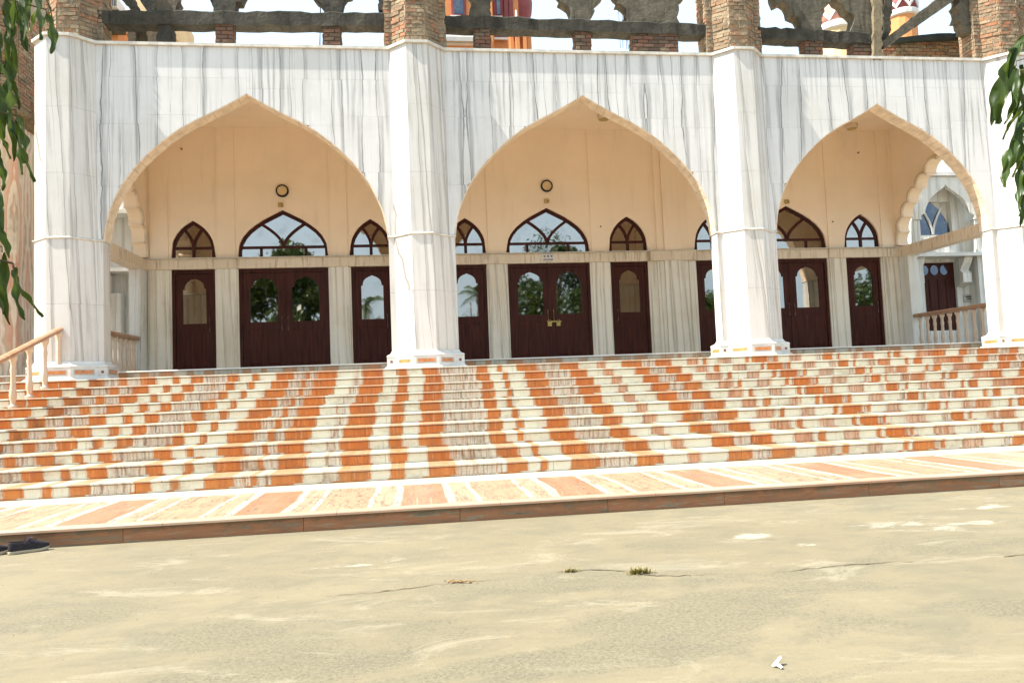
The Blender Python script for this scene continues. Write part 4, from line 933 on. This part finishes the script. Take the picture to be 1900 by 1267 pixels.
# ------------------------------------------------------------------ buildings behind
def bx_px(par, name, x0, y0_, x1, y1_, Y, dep, mat):
    p, q = at(x0, y1_, 1, Y), at(x1, y0_, 1, Y)
    return MB().box(min(p.x, q.x), max(p.x, q.x), Y, Y+dep, p.z, q.z).build(name, mat, par)
t = thing('orange_building', 'orange building with maroon framed windows behind the middle arch frame', 'building', (at(900, 80, 1, 16).x, 16, 5))
bx_px(t, 'wall', 826, -120, 908, 140, 16, 6, M['orange'])
bx_px(t, 'side_wing', 908, -120, 956, 140, 17.2, 6, M['orange'])
for k, (y0_, y1_, e) in enumerate(((65, 70, .25), (70, 76, .4), (76, 81, .2))): bx_px(t, 'cornice', 824, y0_, 909, y1_, 16-e, e-.001, (M['white'], M['greypaint'], M['white'])[k])
for (a, b, yy0, yy1, Y) in ((838, 863, -40, 31, 16), (917, 930, -60, 32, 17.2), (919, 940, 54, 72, 17.2)):
    w = bx_px(t, 'window', a, yy0, b, yy1, Y-.12, .119, M['maroon']); bx_px(w, 'pane', a+5, yy0, b-5, yy1-5, Y-.16, .039, M['blueglass'])
    bx_px(w, 'sill', a-2, yy1-2, b+2, yy1+1, Y-.25, .1, M['white'])
for a in (936, 945): bx_px(t, 'pilaster', a, -60, a+4, 33, 17.0, .19, M['maroon'])
p = at(965, 92, 1, 14.5)
t = thing('small_orange_turret', 'little orange turret with arched openings behind the middle frame', 'turret', (p.x, 14.5, p.z-1))
r = at(985, 90, 1, 14.5).x-p.x
z0, z1 = p.z-1, at(965, 56, 1, 14.5).z
for k in range(8):
    an = k*math.pi/4+math.pi/8; c = (p.x+r*.85*math.cos(an), 14.5+r*.85*math.sin(an))
    MB().box(c[0]-.07, c[0]+.07, c[1]-.07, c[1]+.07, z0, z1-.1).build('colonnette', M['orange'], t)
m = MB(); loft(m, [(octa(p.x, 14.5, r*.95), z1-.12), (octa(p.x, 14.5, r*1.05), z1)]); m.build('cornice', M['orange'], t)
m = MB(); loft(m, [(octa(p.x, 14.5, r*.9), z0-.5), (octa(p.x, 14.5, r*.9), z0+.62)]); m.build('drum', M['orange'], t)
MB().lathe([(.06, 0), (.12, .1), (.05, .25), (.16, .33), (.05, .45), (.03, .8)], (p.x-.1, 14.5, z1), 10).build('finial', M['white'], t)
p = at(968, 10, 1, 20)
t = thing('maroon_dome', 'dark maroon bulb dome at the right of the orange building', 'dome', (p.x, 20, p.z-1))
MB().lathe([(.5, -1.2), (.62, -.9), (.8, -.5), (.86, 0), (.7, .7), (.3, 1.2), (.05, 1.6)], (p.x-.35, 20, p.z), 18).build('bulb', M['maroon'], t, True)
MB().lathe([(.75, -3.5), (.75, -1.3), (.9, -1.2)], (p.x-.35, 20, p.z), 18).build('drum', M['orange'], t)
def minaret(lb, cx, basepx, Y, rp, dome, drum, tilt=0.0):
    p = at(cx, basepx, 1, Y); r = at(cx+rp, basepx, 1, Y).x-p.x
    t = thing('minaret_top', lb, 'minaret', (p.x, Y, p.z-4), 'minaret tops behind the right frame')
    MB().lathe([(r*.92, -6), (r*.92, -r*.35)], (p.x, Y, p.z), 16).build('drum', drum, t)
    MB().lathe([(r*.93, -r*.35), (r*1.05, -r*.28), (r*1.08, -r*.05), (r*1.02, 0), (r*1.02, r*.06)], (p.x, Y, p.z), 16).build('cornice', M['white'], t)
    MB().lathe([(r*.96, r*.06), (r*1.0, r*.5), (r*.9, r*1.0), (r*.6, r*1.6), (r*.2, r*2.1), (.03, r*2.6)], (p.x, Y, p.z), 16).build('dome', dome, t, True)
    n = 8
    for k in range(n):
        a = 2*math.pi*k/n+.3
        q = MB()
        for s in (-1, 1):
            a0, a1 = a+s*math.pi/n, a
            pr = lambda an, z, rr: (p.x+rr*math.cos(an), Y+rr*math.sin(an), p.z+z)
            v = [pr(a0, r*.05, r*1.0), pr(a0, r*.28, r*1.02), pr(a1, r*.88, r*1.0), pr(a1, r*.60, r*1.0)]
            v2 = [pr(a0, r*.05, r*1.07), pr(a0, r*.28, r*1.09), pr(a1, r*.88, r*1.07), pr(a1, r*.60, r*1.07)]
            q.add(v+v2, [(0, 1, 2, 3), (7, 6, 5, 4), (0, 4, 5, 1), (1, 5, 6, 2), (2, 6, 7, 3), (3, 7, 4, 0)])
        q.build('zigzag_gable', M['white'], t)
minaret('pink domed minaret top with white zigzag between the lobed arches', 1552, 52, 13, 31, M['pinkpaint'], M['cream'])
minaret('maroon domed minaret top with white zigzag beside the leaning strut', 1672, 28, 16, 26, M['maroon'], M['orange'])
t = thing('orange_building', 'orange house with white balcony behind the left end pillar', 'building', (at(200, 60, 1, 12).x, 12, 5))
bx_px(t, 'wall', 186, 8, 218, 160, 12, 4, M['orange']); bx_px(t, 'balcony', 184, -6, 216, 12, 11.2, .79, M['white'])
bx_px(t, 'roof_edge', 186, 20, 222, 50, 11.4, .59, M['conc'])
bx_px(t, 'upper_wall', 240, -30, 300, 30, 12.2, 4, M['cream'])
for k in range(4): bx_px(t, 'railing_bar', 205+3*k, -5, 206+3*k, 11, 11.1, .05, M['black'])

# ------------------------------------------------------------------ trees by the camera: drooping leaves
def leaf_mesh(sd, wave=0.10, wid=0.155, bend=0.12):
    r = random.Random(sd); n = 18; v = []; f = []; ph = r.uniform(0, 6)
    for i in range(n+1):
        u = i/n; w = wid*(math.sin(math.pi*min(1, u**0.80))**0.7)*(1-.25*u)+.004; k = wave*wid*math.sin(u*15+ph)
        cx = bend*math.sin(u*2.6)*.5*r.choice((1, 1)); zz = -u
        yy = .05*math.sin(u*4+ph)
        v += [(cx-w+k*.5, yy+wave*.25*math.sin(u*15+ph), zz), (cx-w*.45, yy-.022, zz), (cx, yy+.012, zz), (cx+w*.45, yy-.022, zz), (cx+w+k*.5, yy+wave*.25*math.sin(u*15+ph+2), zz)]
    for i in range(n):
        for j in range(4): f.append((5*i+j, 5*(i+1)+j, 5*(i+1)+j+1, 5*i+j+1))
    return MB().add(v, f).data('leaf', M['leaf'], True)
LV = [leaf_mesh(k, random.uniform(.08, .2), random.uniform(.085, .13), random.uniform(-.3, .3)) for k in range(6)]
def drooptree(label, cx, cy, R, leaves, z0, z1, nran, seed, avoid):
    rr = random.Random(seed); t = thing('mast_tree', label, 'tree', (cx, cy, ZG), 'mast trees either side of the viewer')
    MB().tube([(cx, cy, ZG-.05), (cx+.02, cy, 0), (cx, cy+.02, 1.5), (cx, cy, z1+.4)], [.10, .085, .065, .02], 10).build('trunk', M['bark'], t, True)
    tw = MB()
    def leafobj(base, tip, sdv):
        base, tip = Vector(base), Vector(tip); d = tip-base; L = d.length
        q = (-d).normalized().to_track_quat('Z', 'Y'); o = inst('leaf', LV[sdv % 6], t, base, 0, (L*rr.uniform(.8, 1.15), L, L))
        o.rotation_mode = 'QUATERNION'
        from mathutils import Quaternion
        o.rotation_quaternion = q @ Quaternion((0, 0, 1), rr.uniform(-1.0, 1.0))
    for k, (a, b, c, d, Y) in enumerate(leaves):
        p = at(a, b, 1, Y); q = at(c, d, 1, Y-rr.uniform(-.03, .04)); leafobj(p, q, k)
        out = Vector((cx, Y+rr.uniform(-.1, .1), p.z+.12)); mid = p.lerp(out, .5)+Vector((0, 0, .06))
        tw.tube([p, p+Vector((0, 0, .015)), mid, out, (cx, cy, p.z+.18)], [.0018, .002, .003, .004, .006], 5)
    k = 0
    while k < nran:
        a = rr.uniform(0, 2*math.pi); z = rr.uniform(z0, z1); rad = R*(rr.uniform(.35, 1.0)**.6)*(1-.45*max(0, (z-z0)/(z1-z0)))
        p = Vector((cx+rad*math.cos(a), cy+rad*math.sin(a), z))
        if avoid(p): continue
        L = rr.uniform(.14, .22); o = Vector((math.cos(a)*.35+rr.uniform(-.2, .2), math.sin(a)*.35+rr.uniform(-.2, .2), -1)).normalized()*L
        leafobj(p, p+o, k); tw.tube([p, (p.x*.5+cx*.5, p.y*.5+cy*.5, z+.09), (cx, cy, z+.16)], [.0018, .003, .005], 4); k += 1
    tw.build('twigs', M['bark'], t)
YT = -12.45
Ll = [(30, -20, 46, 62, YT+.06), (10, -10, 14, 88, YT+.05), (58, -22, 44, 82, YT+.08), (12, 60, 8, 168, YT+.06), (16, 150, 20, 232, YT+.07), (-2, 165, 30, 250, YT+.05), (14, 205, 22, 300, YT+.06), (30, 215, 50, 300, YT+.07), (-6, 235, 22, 296, YT+.05), (38, -12, 36, 76, YT), (52, -8, 62, 96, YT+.05), (74, -14, 60, 58, YT-.03), (84, -12, 97, 34, YT), (86, 28, 95, 96, YT+.02), (66, -14, 80, 78, YT-.06), (20, -15, 22, 64, YT), (4, 20, 20, 112, YT), (-4, 78, 24, 158, YT+.04), (8, 128, 33, 205, YT), (2, 120, 27, 242, YT-.05), (-5, 150, 14, 262, YT), (-4, 205, 10, 318, YT), (24, 222, 43, 326, YT), (36, 226, 58, 338, YT-.04), (8, 196, 34, 262, YT), (-6, 290, 6, 352, YT), (-6, 345, 11, 432, YT), (4, 468, 28, 602, YT), (24, 498, 54, 592, YT), (26, 500, 75, 590, YT+.05), (-4, 470, 8, 584, YT), (-6, 420, 12, 480, YT), (-10, 40, 6, 150, YT+.03)]
Lr = [(1900, 62, 1876, 148, YT), (1892, 88, 1838, 236, YT), (1886, 122, 1848, 232, YT+.04), (1893, 140, 1856, 230, YT-.04), (1902, 120, 1872, 218, YT), (1906, 180, 1880, 268, YT), (1896, 190, 1862, 258, YT), (1892, 232, 1853, 330, YT), (1897, 240, 1866, 346, YT+.03), (1900, 262, 1880, 402, YT), (1906, 296, 1894, 384, YT), (1910, 240, 1884, 330, YT-.05), (1912, 80, 1890, 190, YT-.05), (1912, 150, 1893, 262, YT+.05), (1914, 330, 1898, 420, YT)]
nl = lambda side: (lambda p: ((p.y > CAM.y+.2) and (side*((p-CAM).dot(rt)/max(.01, (p-CAM).dot(fw))) < .70)) or (p-CAM).length < .9)
drooptree('tree with long drooping dark leaves at the left edge', -2.15, -12.75, .62, Ll, .2, 3.0, 150, 3, nl(-1))
drooptree('tree with long drooping sunlit leaves at the right edge', 2.55, -12.55, .66, Lr, .2, 3.2, 120, 5, nl(1))

# ------------------------------------------------------------------ trees behind the viewer, seen only in the door glass
def bigtree(label, x, y, hgt, rad, n, seed, size=.34, droop=0.0):
    rr = random.Random(seed); t = thing('garden_tree', label, 'tree', (x, y, ZG), 'garden trees mirrored in the glass')
    tr = MB(); tr.tube([(x, y, ZG), (x+.1, y, ZG+hgt*.3), (x-.1, y+.1, ZG+hgt*.6), (x, y, ZG+hgt*.9)], [.32, .26, .16, .04], 9)
    cl = []
    for k in range(26):
        a = rr.uniform(0, 6.283); zz = rr.uniform(.28, 1.0); rd = rad*math.sin(math.pi*min(.97, zz*.86+.08))*rr.uniform(.3, 1.0)
        c = Vector((x+rd*math.cos(a), y+rd*math.sin(a), ZG+hgt*zz)); cl.append((c, rr.uniform(.5, 1.0)*rad*.36))
        tr.tube([(x, y, ZG+hgt*zz*.72), ((x+c.x)/2, (y+c.y)/2, ZG+hgt*zz*.83), c], [.09, .05, .015], 5)
    tr.build('trunk', M['bark'], t, True)
    v = []; f = []
    for k in range(n):
        c, r = rr.choice(cl); d = Vector((rr.gauss(0, 1), rr.gauss(0, 1), rr.gauss(0, .8)))
        p = c+d.normalized()*r*rr.uniform(.2, 1.0)**.5
        u = Vector((rr.gauss(0, 1), rr.gauss(0, 1), rr.gauss(0, .6)-droop)).normalized()*size*rr.uniform(.6, 1.2); w = u.orthogonal().normalized()*size*.28
        w = Matrix.Rotation(rr.uniform(0, 3.14), 3, u.normalized()) @ w
        i = len(v); v += [tuple(p-u*.5), tuple(p+w), tuple(p+u*.5), tuple(p-w)]; f.append((i, i+1, i+2, i+3))
    mesh('crown', v, f, M['leaf_far'], t)
bigtree('leafy tree with drooping boughs mirrored in the left double door', -8.2, -26, 9.8, 4.0, 9000, 11, .42, 1.2)
bigtree('large spreading tree mirrored in the middle double door', 10.2, -30, 11.0, 4.6, 9000, 12, .34)
bigtree('broad tree mirrored in the narrow door right of the middle arch', 22, -30, 8.0, 3.8, 6000, 13, .36)
bigtree('dense tree mirrored in the narrow door under the right arch', 31, -26, 9.0, 4.5, 6500, 14, .36)
bigtree('dark tree mirrored in the left fanlights', -19, -30, 10.0, 4.2, 6000, 15, .38)
def palm(label, x, y, hgt, seed):
    rr = random.Random(seed); t = thing('palm_tree', label, 'palm', (x, y, ZG), 'palms mirrored in the glass')
    MB().tube([(x, y, ZG), (x+.12, y, ZG+hgt*.5), (x, y, ZG+hgt)], [.16, .12, .10], 8).build('trunk', M['bark'], t, True)
    for k in range(15):
        a = rr.uniform(0, 6.283); el = rr.uniform(-.2, 1.1); L = rr.uniform(1.7, 2.4); v = []; f = []; P = []
        for i in range(9):
            u = i/8; hr = L*u*math.cos(el)*(1-.15*u); zz = L*u*math.sin(el)-1.3*u*u
            P.append(Vector((x+hr*math.cos(a), y+hr*math.sin(a), ZG+hgt+zz)))
        sd = Vector((-math.sin(a), math.cos(a), 0))
        for i in range(1, 33):
            u = i/33; q = P[int(u*8)].lerp(P[min(8, int(u*8)+1)], u*8-int(u*8)); ll = .55*math.sin(math.pi*(u*.85+.12)); dr = (P[8]-P[0]).normalized()
            for s in (-1, 1):
                e = q+sd*s*ll*.8+dr*ll*.45-Vector((0, 0, ll*.5)); j = len(v)
                v += [tuple(q-dr*.03), tuple(e), tuple(q+dr*.03)]; f.append((j, j+1, j+2))
        mesh('frond', v, f, M['palm'], t)
palm('palm mirrored in the narrow door left of the second column', -3.2, -27, 6.9, 21)
palm('palm mirrored in the narrow door right of the second column', 4.2, -27, 7.4, 22)
palm('shorter palm mirrored beside the left one', -2.0, -29, 5.9, 23)
bw = thing('boundary_wall', 'long cream boundary wall across the forecourt mirrored in the glass', 'wall', (5, -38, ZG))
for k in range(14):
    MB().box(-45+7*k+.05, -45+7*k+6.95, -38.2, -38, ZG, ZG+2.2).build('wall_panel', M['cream'], bw)
    MB().box(-45+7*k-.2, -45+7*k+.2, -38.3, -37.9, ZG, ZG+2.45).build('wall_pier', M['cream'], bw)

# ------------------------------------------------------------------ shoes, litter, weeds
def shoe(label, heel, toe):
    heel, toe = Vector((*heel, ZG)), Vector((*toe, ZG)); d = (toe-heel); L = d.length; d.normalize(); s = Vector((-d.y, d.x, 0))
    t = thing('shoe', label, 'shoe', heel.lerp(toe, .5), 'pair of shoes left at the landing')
    def hwid(u): return L*(.105+.045*math.sin(math.pi*min(1, max(0, (u-.25)/.75)))-.03*math.exp(-((u-.42)/.12)**2))*(1 if u < .86 else math.sqrt(max(.02, 1-((u-.86)/.145)**2)))*(1 if u > .07 else math.sqrt(max(.05, 1-((.07-u)/.08)**2)))
    N = 18; sole = []; ups = []
    us = [i/N for i in range(N+1)]
    def ring(z, k): return [heel+d*(L*u)+s*(hwid(u)*k)+Vector((0, 0, z(u))) for u in us]+[heel+d*(L*u)-s*(hwid(u)*k)+Vector((0, 0, z(u))) for u in us[::-1]]
    def strips(rings, cap0=True, cap1=True):
        m = MB(); n = len(rings[0]); v = []
        for r in rings: v += [tuple(q) for q in r]
        f = [(i*n+j, i*n+(j+1) % n, (i+1)*n+(j+1) % n, (i+1)*n+j) for i in range(len(rings)-1) for j in range(n)]
        if cap0: f.append(tuple(range(n-1, -1, -1)))
        if cap1: f.append(tuple(range((len(rings)-1)*n, len(rings)*n)))
        return m.add(v, f)
    lift = lambda u: .012*max(0, (u-.7)/.3)**2
    strips([ring(lambda u: lift(u)+.0015, .96), ring(lambda u: lift(u)+.006, 1.03), ring(lambda u: lift(u)+.022, 1.03), ring(lambda u: lift(u)+.026, 1.0)]).build('sole', M['solemat'], t, True)
    top = lambda u: (.078-.02*u if u < .40 else .105*math.exp(-((u-.44)/.30)**2)) if u < .62 else .105*math.exp(-((.62-.44)/.30)**2)*(1-.75*((u-.62)/.38)**1.4)
    m = strips([ring(lambda u: lift(u)+.026, .99), ring(lambda u: lift(u)+.026+top(u)*.45, .97), ring(lambda u: lift(u)+.026+top(u)*.8, .80), ring(lambda u: lift(u)+.026+top(u), .55)], False, False)
    n = 2*(N+1); k = len(m.v)-n   # close the vamp in front of the foot opening
    for i in range(8, N): m.f.append((k+i, k+i+1, k+n-1-(i+1), k+n-1-i))
    m.build('upper', M['shoemat'], t, True)
    strips([ring(lambda u: .03, .9)[3:9]+ring(lambda u: .03, .9)[-9:-3], [q+Vector((0, 0, .002)) for q in ring(lambda u: .03, .85)[3:9]+ring(lambda u: .03, .85)[-9:-3]]]).build('insole', M['insole'], t)
    p = heel+d*(L*.47); m = MB()
    for e in (-1, 1): m.tube([p+s*(e*.028)+Vector((0, 0, .112)), p+s*(e*.012)+d*.03+Vector((0, 0, .121)), p-s*(e*.018)+d*.06+Vector((0, 0, .104))], .004, 5)
    m.build('lace', M['insole'], t, True)
M['solemat'] = flat('shoe_sole', (0.42, 0.36, 0.26), 0.7, 0.3); M['shoemat'] = flat('dark_canvas', (0.022, 0.018, 0.022), 0.75, 0.3, .3, 40); M['insole'] = flat('brown_lining', (0.14, 0.06, 0.045), 0.8, 0.2)
shoe('dark canvas shoe with pale sole lying toe out by the landing', (-3.665, -7.70), (-3.405, -7.555))
shoe('dark canvas shoe cut by the left edge of the picture', (-3.97, -7.76), (-3.70, -7.62))
t = thing('paper_scrap', 'crumpled white paper scrap on the concrete near the bottom edge', 'paper', (1.2, -11.5, ZG))
p = at(1440, 1236, 2, ZG)
def scrap(nm, pts, hts):
    v = [(p.x+a*.0014, p.y+b*.0027, ZG+.004+h) for (a, b), h in zip(pts, hts)]; n = len(v)
    m = MB().add(v+[(q[0], q[1], q[2]+.003) for q in v], [tuple(range(n-1, -1, -1)), tuple(range(n, 2*n))]+[(i, (i+1) % n, (i+1) % n+n, i+n) for i in range(n)]); m.build(nm, M['white'], t)
scrap('folded_strip', [(-16, -2), (16, 8), (22, 6), (20, 1), (-8, -6)], [.002, .022, .03, .026, .004]); scrap('torn_flap', [(-8, -5), (4, -4), (10, -13), (2, -15), (-4, -9)], [.008, .012, .003, .001, .006])
def tuft(label, px, n, r, hgt, mat, seed):
    rr = random.Random(seed); c = at(*px, 2, ZG); m = MB()
    for k in range(n):
        a = rr.uniform(0, 6.283); q = c+Vector((rr.gauss(0, r), rr.gauss(0, r*.35), 0)); h = hgt*rr.uniform(.4, 1); w = .0022
        tip = q+Vector((math.cos(a)*h*.7, math.sin(a)*h*.7, h)); s = Vector((-math.sin(a), math.cos(a), 0))*w; md = q.lerp(tip, .55)+Vector((0, 0, h*.12))
        m.add([tuple(q-s), tuple(q+s), tuple(md+s*1.6), tuple(md-s*1.6), tuple(tip)], [(0, 1, 2, 3), (3, 2, 4)])
    t = thing('weed_tuft', label, 'weed', c); m.build('blades', mat, t); m2 = MB().lathe([(r*.7, 0), (r*.5, .006), (r*.1, .011)], c, 9); m2.build('soil', M['crack'], t)
M['dry'] = leafmat('dry_grass', (0.17, 0.13, 0.035), (0.24, 0.19, 0.06), .2)
M['debris'] = flat('dead_leaf', (0.25, 0.15, 0.065), .9, .1, .4, 60)
tuft('larger dry yellow weed tuft growing in the crack', (1187, 1064), 170, .035, .045, M['dry'], 1)
tuft('smaller dry weed tuft at the left end of the wavy crack', (1060, 1061), 70, .022, .03, M['dry'], 2)
t = thing('dead_leaf_litter', 'line of tan dead leaf bits in the crack left of the weeds', 'litter', at(840, 1081, 2, ZG))
rr = random.Random(9); m = MB()
for k in range(60):
    c = at(820+rr.uniform(0, 44)+abs(rr.gauss(0, 12)), 1082-rr.uniform(0, 5), 2, ZG); a = rr.uniform(0, 6.28); L = rr.uniform(.006, .018); u = Vector((math.cos(a), math.sin(a), rr.uniform(.0, .5)))*L; w = Vector((-math.sin(a), math.cos(a), rr.uniform(-.3, .3)))*L*.5; c.z = ZG+.008
    m.add([tuple(c-u), tuple(c+w), tuple(c+u), tuple(c-w)], [(0, 1, 2, 3)])
m.build('leaf_bits', M['debris'], t); t.children[0]['kind'] = 'stuff'
rr = random.Random(31); m = MB()
for k in range(260):   # grit
    x = rr.uniform(-5, 6.5); y = rr.uniform(-11.9, -7.6); s = rr.uniform(.0015, .005)
    m.add([(x-s, y, ZG), (x, y-s, ZG), (x+s, y, ZG), (x, y+s, ZG), (x, y, ZG+s*1.1)], [(0, 1, 4), (1, 2, 4), (2, 3, 4), (3, 0, 4)])
tag(m.build('grit', M['crack']), 'scattered dark grit on the concrete forecourt', 'grit', kind='stuff')
print('objects', len(COL.objects))
